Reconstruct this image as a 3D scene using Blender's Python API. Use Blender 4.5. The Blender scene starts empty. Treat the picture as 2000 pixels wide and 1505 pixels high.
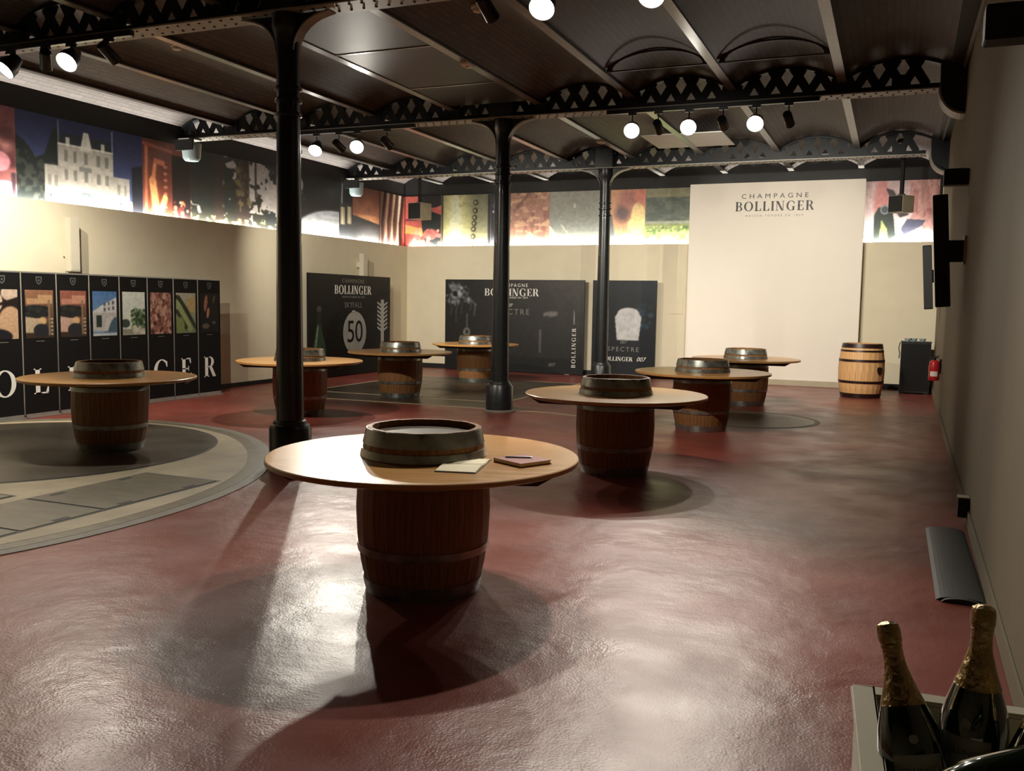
import bpy, math, random
import numpy as np
from mathutils import Vector, Matrix
random.seed(4); np.random.seed(4)
SC = bpy.context.scene
COL = SC.collection
PI = math.pi

# ------------------------------------------------------------------ camera
cd = bpy.data.cameras.new('camera'); cam = bpy.data.objects.new('camera', cd); COL.objects.link(cam)
cd.sensor_width = 36; cd.lens = 1780.66*36/2000; cd.clip_start = .05
R_ = Vector((0.92305008, 0.38434337, 0.01608506)); U_ = Vector((-0.04993642, 0.07825871, 0.99568164)); F_ = Vector((-0.38142484, 0.91986724, -0.09142944))
cam.matrix_world = Matrix(((R_.x, U_.x, -F_.x, 0), (R_.y, U_.y, -F_.y, 0), (R_.z, U_.z, -F_.z, 1.5), (0, 0, 0, 1)))
SC.camera = cam
# ------------------------------------------------------------------ world, exposure
w = bpy.data.worlds.new('world'); SC.world = w; w.use_nodes = True
w.node_tree.nodes['Background'].inputs[0].default_value = (1, .93, .84, 1)
w.node_tree.nodes['Background'].inputs[1].default_value = .0
vs = SC.view_settings
vs.view_transform = 'Standard'; vs.look = 'None'; vs.gamma = 1; vs.exposure = 0.0; vs.use_curve_mapping = False
SC.display_settings.display_device = 'sRGB'
cy = SC.cycles
cy.use_denoising = True; cy.denoising_input_passes = 'RGB_ALBEDO_NORMAL'; cy.denoising_prefilter = 'ACCURATE'
cy.max_bounces = 6; cy.diffuse_bounces = 4; cy.glossy_bounces = 3; cy.sample_clamp_indirect = 4
cy.caustics_reflective = False; cy.caustics_refractive = False
# ------------------------------------------------------------------ lights
G1, G2, G3 = 6.714, 11.437, 16.159
SPOT_W = 330.; AWAY_W = 370.
WARM = (1, .93, .80)
# (x, y, z, target, watts, cone deg) : track spotlights; the first group points towards the camera end
TOWARDS = [(-8.11, G1, 3.74, (-8.9, 3.0, 0), SPOT_W*.9, 105), (-7.31, G1, 3.74, (-6.5, 2.6, 0), SPOT_W*.9, 105),
           (-2.52, G1, 3.74, (-2.3, 3.2, 0), SPOT_W*.7, 94), (-1.69, G1, 3.74, (-1.5, 2.8, 0), SPOT_W*.9, 92),
           (-7.81, G2, 3.68, (-6.6, 7.4, 0), SPOT_W, 95), (-7.12, G2, 3.68, (-4.6, 5.6, 0), SPOT_W, 95),
           (-3.12, G2, 3.68, (-1.9, 4.6, 0), SPOT_W, 70), (-2.41, G2, 3.68, (-1.5, 4.4, 0), SPOT_W, 66), (-1.61, G2, 3.68, (-1.5, 4.8, 0), SPOT_W*.8, 58)]
AWAY = [(-8.38, G1, 3.74, (-10.1, 8.2, 1.2), AWAY_W*1.2, 80), (-7.64, G1, 3.74, (-9.9, 8.6, 1.5), AWAY_W*1.2, 80), (-6.84, G1, 3.74, (-7.1, 12.0, .4), AWAY_W*1.6, 80),
        (-2.99, G1, 3.74, (-2.2, 12, .3), AWAY_W*1.6, 80),
        (-8.15, G2, 3.68, (-9.9, 15.5, 1.2), AWAY_W, 80), (-7.43, G2, 3.68, (-7.4, 17.5, 1.0), AWAY_W*1.3, 80), (-6.64, G2, 3.68, (-6.6, 17.5, 1.2), AWAY_W*1.3, 80),
        (-2.79, G2, 3.68, (-3.0, 17.8, 1.2), AWAY_W*1.3, 80), (-2.0, G2, 3.68, (-2.0, 17.8, 1.6), AWAY_W*1.2, 80), (-1.24, G2, 3.68, (-.6, 17.5, .8), AWAY_W*1.3, 80)]
def spot_light(p, tgt, watts, cone, fwd=.2):
    ld = bpy.data.lights.new('spot_light', 'SPOT'); ld.energy = watts; ld.color = WARM
    ld.spot_size = math.radians(cone); ld.spot_blend = .8; ld.shadow_soft_size = .04
    o = bpy.data.objects.new('spot_light', ld); COL.objects.link(o)
    d = (Vector(tgt)-Vector(p)).normalized()
    o.location = Vector(p)+d*fwd; o.rotation_euler = d.to_track_quat('-Z', 'Y').to_euler()
for x, y, z, t, wt, c in TOWARDS+AWAY: spot_light((x, y, z), t, wt, c)
def area_light(loc, rot, sx, sy, watts, colr, spread=180):
    ld = bpy.data.lights.new('cove_light', 'AREA'); ld.shape = 'RECTANGLE'; ld.size = sx; ld.size_y = sy; ld.energy = watts; ld.color = colr
    ld.spread = math.radians(spread)
    o = bpy.data.objects.new('cove_light', ld); COL.objects.link(o); o.location = loc; o.rotation_euler = rot; return o
# LED coves behind the top edge of the left and back walls, shining up the picture frieze
LED = (1, .95, .86)
area_light((-10.285, 11.6, 2.66), (0, math.radians(155), 0), .04, 13.0, 470, LED, 130)
area_light((-4.8, 18.365, 2.66), (math.radians(155), 0, 0), 10.8, .04, 400, LED, 130)

# ------------------------------------------------------------------ helpers
def lin(c):
    c = np.asarray(c, float); return np.where(c <= .04045, c/12.92, ((c+.055)/1.055)**2.4)
def rgb(r, g, b): return tuple(float(v) for v in lin(np.array([r, g, b])/255.))+(1,)
def mat(name, col, rough=.5, metal=0., spec=.5, var=.12, scale=8., bump=0., bscale=60., stretch=(1, 1, 1), rvar=0., coat=0., emis=None, es=1., coord='Object'):
    m = bpy.data.materials.new(name); m.use_nodes = True; nt = m.node_tree; n = nt.nodes; l = nt.links
    b = n['Principled BSDF']; b.inputs['Roughness'].default_value = rough; b.inputs['Metallic'].default_value = metal
    b.inputs['Specular IOR Level'].default_value = spec; b.inputs['Coat Weight'].default_value = coat
    tc = n.new('ShaderNodeTexCoord'); mp = n.new('ShaderNodeMapping'); mp.inputs['Scale'].default_value = stretch; l.new(tc.outputs[coord], mp.inputs[0])
    nz = n.new('ShaderNodeTexNoise'); nz.inputs['Scale'].default_value = scale; nz.inputs['Detail'].default_value = 5; l.new(mp.outputs[0], nz.inputs['Vector'])
    rp = n.new('ShaderNodeValToRGB'); c = np.array(col[:3])
    rp.color_ramp.elements[0].position = .3; rp.color_ramp.elements[1].position = .7
    rp.color_ramp.elements[0].color = tuple(c*(1-var))+(1,); rp.color_ramp.elements[1].color = tuple(np.minimum(c*(1+var), 1))+(1,)
    l.new(nz.outputs['Fac'], rp.inputs[0]); l.new(rp.outputs[0], b.inputs['Base Color'])
    if rvar:
        mr = n.new('ShaderNodeMapRange'); mr.inputs[3].default_value = max(rough-rvar, .02); mr.inputs[4].default_value = rough+rvar
        mr.inputs[1].default_value = .3; mr.inputs[2].default_value = .7
        l.new(nz.outputs['Fac'], mr.inputs[0]); l.new(mr.outputs[0], b.inputs['Roughness'])
    if bump:
        n2 = n.new('ShaderNodeTexNoise'); n2.inputs['Scale'].default_value = bscale; n2.inputs['Detail'].default_value = 3; l.new(mp.outputs[0], n2.inputs['Vector'])
        bp = n.new('ShaderNodeBump'); bp.inputs['Strength'].default_value = bump; bp.inputs['Distance'].default_value = .01
        l.new(n2.outputs['Fac'], bp.inputs['Height']); l.new(bp.outputs[0], b.inputs['Normal'])
    if emis:
        b.inputs['Emission Color'].default_value = emis; b.inputs['Emission Strength'].default_value = es
    return m
class MB:
    def __init__(s): s.v = []; s.f = []
    def quad(s, *p): i = len(s.v); s.v += [tuple(q) for q in p]; s.f.append(tuple(range(i, i+len(p)))); return s
    def box(s, x0, y0, z0, x1, y1, z1, M=None):
        i = len(s.v); P = [Vector(p) for p in ((x0, y0, z0), (x1, y0, z0), (x1, y1, z0), (x0, y1, z0), (x0, y0, z1), (x1, y0, z1), (x1, y1, z1), (x0, y1, z1))]
        if M is not None: P = [M @ p for p in P]
        s.v += [tuple(p) for p in P]
        s.f += [tuple(i+k for k in q) for q in ((0, 3, 2, 1), (4, 5, 6, 7), (0, 1, 5, 4), (1, 2, 6, 5), (2, 3, 7, 6), (3, 0, 4, 7))]; return s
    def lathe(s, prof, n=32, c=(0, 0, 0), M=None, a0=0, a1=2*PI, flute=0, nf=0):
        i = len(s.v); full = abs(a1-a0-2*PI) < 1e-6; m = n if full else n+1
        for r, z in prof:
            for k in range(m):
                a = a0+(a1-a0)*k/n; rr = r*(1-flute*(k % 2)) if flute else r
                p = Vector((c[0]+rr*math.cos(a), c[1]+rr*math.sin(a), c[2]+z))
                s.v.append(tuple(M @ p if M is not None else p))
        for j in range(len(prof)-1):
            for k in range(n):
                a, b = i+j*m+k, i+j*m+(k+1) % m
                s.f.append((a, b, b+m, a+m))
        return s
    def cyl(s, p0, p1, r, n=12, r1=None):
        p0, p1 = Vector(p0), Vector(p1); d = p1-p0; q = d.to_track_quat('Z', 'Y').to_matrix().to_4x4(); L = d.length; r1 = r if r1 is None else r1
        return s.lathe([(0, 0), (r, 0), (r1, L), (0, L)], n, M=Matrix.Translation(p0) @ q)
    def tube(s, pts, r, n=6):
        for a, b in zip(pts[:-1], pts[1:]): s.cyl(a, b, r, n)
        return s
    def prism(s, poly, t0, t1, ax='y', M=None):
        n = len(poly); i = len(s.v)
        def P(u, v, t): return {'y': (u, t, v), 'x': (t, u, v), 'z': (u, v, t)}[ax]
        L = [Vector(P(u, v, t)) for t in (t0, t1) for u, v in poly]
        s.v += [tuple(M @ p) if M is not None else tuple(p) for p in L]
        s.f += [tuple(range(i, i+n)), tuple(range(i+2*n-1, i+n-1, -1))]+[(i+k, i+(k+1) % n, i+n+(k+1) % n, i+n+k) for k in range(n)]; return s
    def mesh(s, name, m, smooth=False, bevel=0):
        me = bpy.data.meshes.new(name); me.from_pydata(s.v, [], s.f); me.validate()
        if m: me.materials.append(m)
        import bmesh
        bm = bmesh.new(); bm.from_mesh(me); bmesh.ops.remove_doubles(bm, verts=bm.verts, dist=1e-6)
        bmesh.ops.recalc_face_normals(bm, faces=bm.faces)
        if bevel: bmesh.ops.bevel(bm, geom=[e for e in bm.edges if len(e.link_faces) == 2 and e.calc_face_angle(0) > .6], offset=bevel, segments=2, affect='EDGES', clamp_overlap=True)
        bm.to_mesh(me); bm.free()
        if smooth:
            me.shade_smooth() if hasattr(me, 'shade_smooth') else None
            me.set_sharp_from_angle(angle=math.radians(38))
        return me
    def obj(s, name, m, parent=None, smooth=False, bevel=0):
        return link(name, s.mesh(name, m, smooth, bevel), parent)
def link(name, me, parent=None, loc=None):
    o = bpy.data.objects.new(name, me); COL.objects.link(o)
    if parent: o.parent = parent
    if loc: o.location = loc
    return o
def thing(name, label, cat, loc=(0, 0, 0), rz=0, group=None):
    o = bpy.data.objects.new(name, None); COL.objects.link(o); o.location = loc; o.rotation_euler = (0, 0, rz); o.empty_display_size = .1
    tag(o, label, cat, group); return o
def tag(o, label=None, cat=None, group=None, kind=None):
    if label: o['label'] = label
    if cat: o['category'] = cat
    if group: o['group'] = group
    if kind: o['kind'] = kind
    return o
def copy_tree(o, parent=None):
    c = o.copy(); COL.objects.link(c); c.parent = parent
    for k in [k for k in KIDS.get(o.name, [])]: copy_tree(k, c)
    return c
KIDS = {}
def remember(root):
    for o in COL.objects:
        if o.parent: KIDS.setdefault(o.parent.name, []); (o in KIDS[o.parent.name]) or KIDS[o.parent.name].append(o)
def bez(f, n): return [f(i/n) for i in range(n+1)]

# ---- text
def text_obj(name, s, size, m, M, parent=None, depth=.002, align='CENTER', space=1.0, sx=1.0, shear=0):
    cu = bpy.data.curves.new(name, 'FONT'); cu.body = s; cu.size = size; cu.extrude = depth/2; cu.align_x = align; cu.align_y = 'CENTER'; cu.space_character = space; cu.shear = shear; cu.resolution_u = 3
    t = bpy.data.objects.new(name, cu); COL.objects.link(t)
    me = bpy.data.meshes.new_from_object(t.evaluated_get(bpy.context.evaluated_depsgraph_get()))
    bpy.data.objects.remove(t); bpy.data.curves.remove(cu)
    me.materials.clear(); me.materials.append(m)
    me.transform(M @ Matrix.Diagonal((sx, 1, 1, 1)))
    return link(name, me, parent)
# own serif capitals, cap height 1
def ring(cx, cy_, a, b, ta, tb, a0=0, a1=360, n=28):
    P = []
    for k in range(n+1):
        t = math.radians(a0+(a1-a0)*k/n); P.append((cx+a*math.cos(t), cy_+b*math.sin(t)))
    for k in range(n, -1, -1):
        t = math.radians(a0+(a1-a0)*k/n); P.append((cx+(a-ta)*math.cos(t), cy_+(b-tb)*math.sin(t)))
    return [[P[k], P[k+1], P[2*n-k], P[2*n+1-k]] for k in range(n)]
def rc(x0, y0, x1, y1): return [(x0, y0), (x1, y0), (x1, y1), (x0, y1)]
def stem(x, w=.2, s=.07): return [rc(x, 0, x+w, 1), rc(x-s, 0, x+w+s, .045), rc(x-s, .955, x+w+s, 1)]
GL = {
 'I': (.36, stem(.08)),
 'L': (.72, stem(.08)+[rc(.08, 0, .68, .055), [(.68, 0), (.68, .3), (.64, .3), (.55, .05)]]),
 'B': (.78, stem(.08)+ring(.38, .74, .3, .26, .17, .05, -90, 90, 14)+ring(.38, .26, .36, .26, .18, .05, -90, 90, 14)+[rc(.2, .955, .38, 1), rc(.2, .475, .38, .525), rc(.2, 0, .38, .05)]),
 'R': (.86, stem(.08)+ring(.38, .74, .32, .26, .18, .05, -90, 90, 14)+[rc(.2, .955, .38, 1), rc(.2, .475, .4, .525), [(.36, .5), (.56, .5), (.84, 0), (.62, 0)]]),
 'E': (.74, stem(.08)+[rc(.08, 0, .68, .055), rc(.08, .945, .64, 1), rc(.08, .475, .5, .525), [(.68, 0), (.68, .28), (.64, .28), (.56, .05)], [(.64, 1), (.64, .74), (.6, .74), (.53, .95)], rc(.47, .38, .51, .62)]),
 'N': (.98, [rc(.12, 0, .18, 1), rc(.76, 0, .82, 1), [(.06, 1), (.3, 1), (.82, 0), (.62, 0)], rc(.03, 0, .27, .045), rc(.67, .955, .92, 1), rc(.0, .955, .2, 1)]),
 'O': (1.02, ring(.5, .5, .48, .52, .2, .05, 0, 360, 40)),
 'G': (1.0, ring(.5, .5, .48, .52, .2, .05, 52, 308, 32)+[rc(.66, .02, .84, .42), rc(.58, .38, .92, .42), [(.78, .92), (.84, .92), (.84, .66), (.8, .66), (.72, .86)]]),
}
def serif(name, word, h, m, M, parent=None, gap=.1, depth=.002):
    tot = sum(GL[c][0]+gap for c in word)-gap; x = -tot/2; mb = MB()
    for c in word:
        wd, polys = GL[c]
        for p in polys: mb.prism([((x+u)*h, (v-.5)*h) for u, v in p], 0, depth, 'z', M)
        x += wd+gap
    return mb.obj(name, m, parent)
def FACE_Y(x, y, z):      # text plane facing -y (back wall)
    return Matrix(((1, 0, 0, x), (0, 0, -1, y), (0, 1, 0, z), (0, 0, 0, 1)))
def FACE_X(x, y, z):      # text plane facing +x (left wall), reading along +y
    return Matrix(((0, 0, 1, x), (1, 0, 0, y), (0, 1, 0, z), (0, 0, 0, 1)))

# ---- painted prints: colours held on the vertices of a fine grid
def _noise(X, Y, sc, seed):
    rs = np.random.RandomState(seed); g = rs.rand(64, 64); x = X*sc % 63; y = Y*sc % 63
    xi = np.floor(x).astype(int); yi = np.floor(y).astype(int); fx = x-xi; fy = y-yi; fx = fx*fx*(3-2*fx); fy = fy*fy*(3-2*fy)
    return (g[yi, xi]*(1-fx)+g[yi, xi+1]*fx)*(1-fy)+(g[yi+1, xi]*(1-fx)+g[yi+1, xi+1]*fx)*fy
class Pic:
    def __init__(s, nx, ny, base=(0, 0, 0)):
        s.nx, s.ny = nx, ny; s.X, s.Y = np.meshgrid(np.linspace(0, 1, nx), np.linspace(0, 1, ny)); s.C = np.zeros((ny, nx, 3)); s.C[:] = np.array(base)/255.; s.asp = nx/ny
    def put(s, mask, c, a=1.):
        k = (np.clip(mask, 0, 1)*a)[..., None]; s.C = s.C*(1-k)+np.array(c)/255.*k; return s
    def fbm(s, sc, seed=1, oct=4, ax=1., ay=1.):
        r = 0; t = 0
        for i in range(oct): r = r+_noise(s.X*s.asp*ax, s.Y*ay, sc*2**i, seed+i)*.5**i; t += .5**i
        return r/t
    def grad(s, c0, c1, a=1.): k = s.Y[..., None]; s.C = s.C*(1-a)+a*(np.array(c0)*(1-k)+np.array(c1)*k)/255.; return s
    def rect(s, x0, y0, x1, y1, c, a=1.): return s.put((s.X > x0)*(s.X < x1)*(s.Y > y0)*(s.Y < y1)*1., c, a)
    def ell(s, x, y, rx, ry, c, a=1., soft=.08, rot=0):
        dx, dy = s.X-x, s.Y-y; ct, st = math.cos(rot), math.sin(rot); dx, dy = dx*ct+dy*st, -dx*st+dy*ct
        d = np.sqrt((dx/rx)**2+(dy/ry)**2); return s.put((1-d)/soft+.5, c, a)
    def poly(s, pts, c, a=1.):
        m = np.zeros_like(s.X, bool); n = len(pts)
        for i in range(n):
            x0, y0 = pts[i]; x1, y1 = pts[(i+1) % n]
            if y0 == y1: continue
            m ^= ((s.Y > y0) != (s.Y > y1)) & (s.X < (x1-x0)*(s.Y-y0)/(y1-y0)+x0)
        return s.put(m*1., c, a)
    def line(s, x0, y0, x1, y1, w_, c, a=1.):
        dx, dy = x1-x0, y1-y0; t = np.clip(((s.X-x0)*dx+(s.Y-y0)*dy)/(dx*dx+dy*dy+1e-9), 0, 1)
        d = np.hypot(s.X-x0-t*dx, s.Y-y0-t*dy); return s.put((w_-d)/(w_*.4)+.5, c, a)
    def blobs(s, n, x0, y0, x1, y1, r0, r1, cols, seed=0, a=1., ry=None, soft=.4):
        rs = random.Random(seed)
        for _ in range(n):
            r = rs.uniform(r0, r1); s.ell(rs.uniform(x0, x1), rs.uniform(y0, y1), r, (ry or s.asp)*r, rs.choice(cols), a, soft)
        return s
PRINT = None
def print_mat():
    global PRINT
    m = mat('printed_picture', (.5, .5, .5, 1), .5, spec=.3, var=.0); nt = m.node_tree
    at = nt.nodes.new('ShaderNodeAttribute'); at.attribute_name = 'print'
    nt.links.new(at.outputs['Color'], nt.nodes['Principled BSDF'].inputs['Base Color']); PRINT = m; return m
def print_mesh(name, pic, org, du, dv, parent=None, thick=None):
    C0 = np.pad(pic.C, ((1, 1), (1, 1), (0, 0)), 'edge'); pic.C = (C0[:-2, 1:-1]+C0[2:, 1:-1]+C0[1:-1, :-2]+C0[1:-1, 2:]+2*C0[1:-1, 1:-1]+.5*(C0[:-2, :-2]+C0[2:, 2:]+C0[:-2, 2:]+C0[2:, :-2]))/8
    pic.C = pic.C*(1+.22*(pic.fbm(26, 31, 3)-.5)[..., None])
    nx, ny = pic.nx, pic.ny; U, V = np.meshgrid(np.linspace(0, 1, nx), np.linspace(0, 1, ny))
    P = np.array(org)+U[..., None]*np.array(du)+V[..., None]*np.array(dv); P = P.reshape(-1, 3)
    i = (np.arange(ny-1)[:, None]*nx+np.arange(nx-1)[None]).ravel(); F = np.stack([i, i+1, i+nx+1, i+nx], 1)
    me = bpy.data.meshes.new(name); me.vertices.add(len(P)); me.vertices.foreach_set('co', P.ravel())
    me.loops.add(F.size); me.loops.foreach_set('vertex_index', F.ravel().astype(np.int32)); me.polygons.add(len(F)); me.polygons.foreach_set('loop_start', (np.arange(len(F))*4).astype(np.int32))
    me.update(calc_edges=True)
    at = me.color_attributes.new('print', 'FLOAT_COLOR', 'POINT'); C = np.ones((nx*ny, 4)); K = lin(np.clip(pic.C, 0, 1)).reshape(-1, 3); L = K @ np.array([.3, .6, .1]); C[:, :3] = (K*.78+L[:, None]*.22)*.62; at.data.foreach_set('color', C.ravel())
    me.materials.append(PRINT or print_mat()); return link(name, me, parent)

# ------------------------------------------------------------------ materials
M = {}
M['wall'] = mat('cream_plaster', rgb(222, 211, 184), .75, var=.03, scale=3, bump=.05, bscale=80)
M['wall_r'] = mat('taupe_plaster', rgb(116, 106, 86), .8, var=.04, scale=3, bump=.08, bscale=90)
M['iron'] = mat('black_cast_iron', rgb(26, 29, 30), .32, var=.25, scale=20, bump=.1, bscale=70, coat=.2)
M['girder'] = mat('dark_grey_painted_steel', rgb(24, 27, 29), .5, spec=.3, var=.2, scale=12, bump=.05)
M['flange'] = mat('pale_grey_painted_steel', rgb(150, 146, 136), .45, var=.1, scale=12)
M['rib'] = mat('grey_gloss_painted_steel', rgb(128, 126, 122), .28, var=.1, scale=9)
M['black'] = mat('matt_black', rgb(18, 18, 19), .55, var=.2)
M['blackg'] = mat('satin_black', rgb(14, 15, 16), .3, var=.2)
M['banner'] = mat('black_print', rgb(8, 8, 9), .6, spec=.25, var=.15)
M['poster'] = mat('charcoal_print', rgb(46, 46, 46), .5, spec=.3, var=.15, scale=1.5)
M['posterb'] = mat('blue_black_print', rgb(22, 30, 38), .45, var=.2, scale=1.5)
M['ink'] = mat('white_print', rgb(225, 222, 214), .5, var=.02)
M['inkg'] = mat('grey_print', rgb(120, 118, 112), .5, var=.04)
M['inke'] = mat('dim_grey_print', rgb(78, 78, 75), .5, var=.04)
M['inkm'] = mat('light_grey_print', rgb(168, 166, 160), .5, var=.04)
M['inkd'] = mat('dark_print', rgb(40, 40, 38), .5, var=.04)
M['alu'] = mat('brushed_aluminium', rgb(170, 168, 162), .35, .7, var=.08)
M['white'] = mat('white_laminate', rgb(238, 230, 216), .6, var=.015, scale=2)
M['skirt'] = mat('beige_skirting', rgb(176, 164, 140), .6, var=.05)
M['galv'] = mat('galvanised_hoop_steel', rgb(150, 152, 146), .32, .8, var=.25, scale=14, rvar=.1)
M['hoopd'] = mat('dark_brown_hoop', rgb(44, 26, 24), .4, .3, var=.2)
M['oak'] = mat('aged_oak_stave', rgb(132, 92, 56), .5, spec=.35, var=.35, scale=9, stretch=(6, 6, .6), bump=.2, bscale=25)
M['oak2'] = mat('pale_new_oak_stave', rgb(206, 160, 108), .5, var=.18, scale=9, stretch=(6, 6, .6))
M['head'] = mat('dark_oak_head', rgb(66, 50, 36), .5, var=.3, scale=10, stretch=(1, 6, 1))
M['bat'] = mat('dark_wood_batten', rgb(58, 40, 26), .5, var=.2)
M['pale_box'] = mat('cream_speaker_grille', rgb(196, 188, 168), .6, var=.03)
M['glassbox'] = mat('frosted_grey_housing', rgb(150, 168, 172), .3, var=.1)
M['red'] = mat('red_enamel', rgb(190, 30, 34), .3, var=.05, coat=.5)
M['rubber'] = mat('black_rubber', rgb(20, 20, 20), .6)
M['paper'] = mat('cream_paper', rgb(232, 222, 190), .7, var=.03)
M['cover'] = mat('dusty_red_cover', rgb(150, 78, 74), .5, var=.06)
M['cer'] = mat('white_glazed_ceramic', rgb(232, 224, 204), .3, var=.03, scale=4)
M['glass'] = mat('dark_green_bottle_glass', rgb(12, 32, 12), .07, var=.2, coat=.6, spec=.7)
M['foil'] = mat('gold_foil', rgb(158, 134, 90), .32, .85, var=.25, scale=30, bump=.5, bscale=90)
M['label'] = mat('silver_grey_label', rgb(120, 118, 108), .5, var=.06)
M['lens_on'] = mat('lit_lamp_lens', (1, .9, .75, 1), .3, emis=(1, .93, .82, 1), es=30.)
M['lens_off'] = mat('lamp_lens', rgb(190, 190, 190), .15, var=.05)
M['concrete'] = mat('pale_concrete_ring', rgb(168, 154, 126), .6, var=.16, scale=3, bump=.15, bscale=60)
M['concg'] = mat('grey_cement_band', rgb(112, 106, 94), .55, var=.2, scale=6, bump=.15)
M['plate'] = mat('worn_steel_floor_plate', rgb(112, 104, 86), .42, .1, var=.18, scale=4, bump=.12, stretch=(1, 3, 1))
M['disc'] = mat('dark_turntable_plate', rgb(78, 70, 58), .4, .1, var=.22, scale=2.2, rvar=.06)
M['dtile'] = mat('dark_olive_floor_inset', rgb(62, 52, 42), .36, var=.3, scale=2, rvar=.05)
M['cover_g'] = mat('grey_manhole_cover', rgb(110, 104, 86), .4, var=.2, scale=5)
M['cablecover'] = mat('dark_grey_duct', rgb(30, 33, 29), .6, var=.25, scale=5)
M['arch_band'] = mat('dull_grey', rgb(62, 58, 56), .6, var=.1)
M['board'] = mat('dark_ceiling_board', rgb(52, 52, 54), .5, var=.12, scale=2)
M['patch'] = mat('flat_white_quad', rgb(210, 208, 200), .6, var=.03)
M['tympanum'] = mat('black_painted_wall', rgb(20, 20, 20), .7, var=.2)
print_mat()
def floor_mat():
    m = mat('red_resin_floor', rgb(132, 58, 48), .38, spec=.55); nt = m.node_tree; n = nt.nodes; l = nt.links; b = n['Principled BSDF']
    for k in list(n):
        if k.type in ('VALTORGB', 'TEX_NOISE'): n.remove(k)
    tc = [k for k in n if k.type == 'TEX_COORD'][0]
    def nz(sc, det, vec=tc.outputs['Object']):
        q = n.new('ShaderNodeTexNoise'); q.inputs['Scale'].default_value = sc; q.inputs['Detail'].default_value = det; l.new(vec, q.inputs['Vector']); return q
    a = nz(.9, 6); r = n.new('ShaderNodeValToRGB'); r.color_ramp.elements[0].position = .1; r.color_ramp.elements[1].position = .9
    r.color_ramp.elements[0].color = rgb(82, 41, 35); r.color_ramp.elements[1].color = rgb(145, 68, 55); l.new(a.outputs['Fac'], r.inputs[0]); l.new(r.outputs[0], b.inputs['Base Color'])
    c = nz(2.2, 5); mr = n.new('ShaderNodeMapRange'); mr.inputs[1].default_value = .3; mr.inputs[2].default_value = .75; mr.inputs[3].default_value = .29; mr.inputs[4].default_value = .46
    l.new(c.outputs['Fac'], mr.inputs[0]); l.new(mr.outputs[0], b.inputs['Roughness'])
    f = nz(95, 1); g = nz(3.6, 4)
    b1 = n.new('ShaderNodeBump'); b1.inputs['Strength'].default_value = .3; b1.inputs['Distance'].default_value = .004; l.new(f.outputs['Fac'], b1.inputs['Height'])
    b2 = n.new('ShaderNodeBump'); b2.inputs['Strength'].default_value = .8; b2.inputs['Distance'].default_value = .014; l.new(g.outputs['Fac'], b2.inputs['Height']); l.new(b1.outputs[0], b2.inputs['Normal']); l.new(b2.outputs[0], b.inputs['Normal'])
    return m
def brick_mat():
    m = mat('painted_brick_vault', rgb(96, 84, 78), .6, spec=.4); nt = m.node_tree; n = nt.nodes; l = nt.links; b = n['Principled BSDF']
    tc = [k for k in n if k.type == 'TEX_COORD'][0]; mp = n.new('ShaderNodeMapping'); mp.inputs['Rotation'].default_value = (0, 0, PI/2); l.new(tc.outputs['Object'], mp.inputs[0])
    br = n.new('ShaderNodeTexBrick'); br.inputs['Scale'].default_value = 1; br.inputs['Brick Width'].default_value = .22; br.inputs['Row Height'].default_value = .065; br.inputs['Mortar Size'].default_value = .008
    br.inputs['Color1'].default_value = rgb(92, 85, 82); br.inputs['Color2'].default_value = rgb(80, 74, 71); br.inputs['Mortar'].default_value = rgb(70, 65, 62); l.new(mp.outputs[0], br.inputs['Vector'])
    l.new(br.outputs['Color'], b.inputs['Base Color'])
    bp = n.new('ShaderNodeBump'); bp.invert = True; bp.inputs['Strength'].default_value = .2; bp.inputs['Distance'].default_value = .006; l.new(br.outputs['Fac'], bp.inputs['Height']); l.new(bp.outputs[0], b.inputs['Normal'])
    return m
def table_mat():
    m = mat('honey_oak_veneer', rgb(186, 136, 76), .33, var=.05, scale=4, stretch=(1, 9, 1), rvar=.05, coat=.15); return m
M['floor'] = floor_mat(); M['brick'] = brick_mat(); M['table'] = table_mat()

# ------------------------------------------------------------------ room shell
XL, YB, YF = -10.15, 18.2, -2.2      # left wall face, back wall face, wall behind the camera
LEDGE = 2.70
def XR(y): return .455+.015*y        # the right wall runs very slightly out of square
st = lambda o: tag(o, kind='structure')
fl = MB(); fl.quad((-11.2, YF-.2, 0), (1.2, YF-.2, 0), (1.2, 19, 0), (-11.2, 19, 0)); st(fl.obj('floor', M['floor']))
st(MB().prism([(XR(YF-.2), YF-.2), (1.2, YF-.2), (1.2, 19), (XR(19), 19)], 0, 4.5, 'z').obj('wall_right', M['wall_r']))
st(MB().box(-11.2, YF-.4, 0, 1.2, YF-.2, 4.6).obj('wall_front', M['wall_r']))
# lower walls with a ledge on top, frieze wall set back behind the cove
st(MB().box(XL-.03, YF-.2, 0, XL, YB, LEDGE).obj('wall_left', M['wall']))
st(MB().box(XL-.03, YB, 0, XR(YB)+.05, YB+.03, LEDGE).obj('wall_back', M['wall']))
lw = MB().box(-10.6, YF-.2, 2.55, -10.37, 18.75, 4.6).obj('wall_left', M['tympanum']); st(lw)
bw = MB().box(-10.6, 18.45, 2.55, 1.2, 18.75, 4.6).obj('wall_back', M['tympanum']); st(bw)
# trough floors of the light cove
st(MB().box(-10.37, YF-.2, 2.55, XL-.03, YB+.03, 2.58).obj('trim_1', M['wall']))
st(MB().box(-10.37, YB+.03, 2.55, XR(YB), 18.45, 2.58).obj('trim_2', M['wall']))
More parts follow.
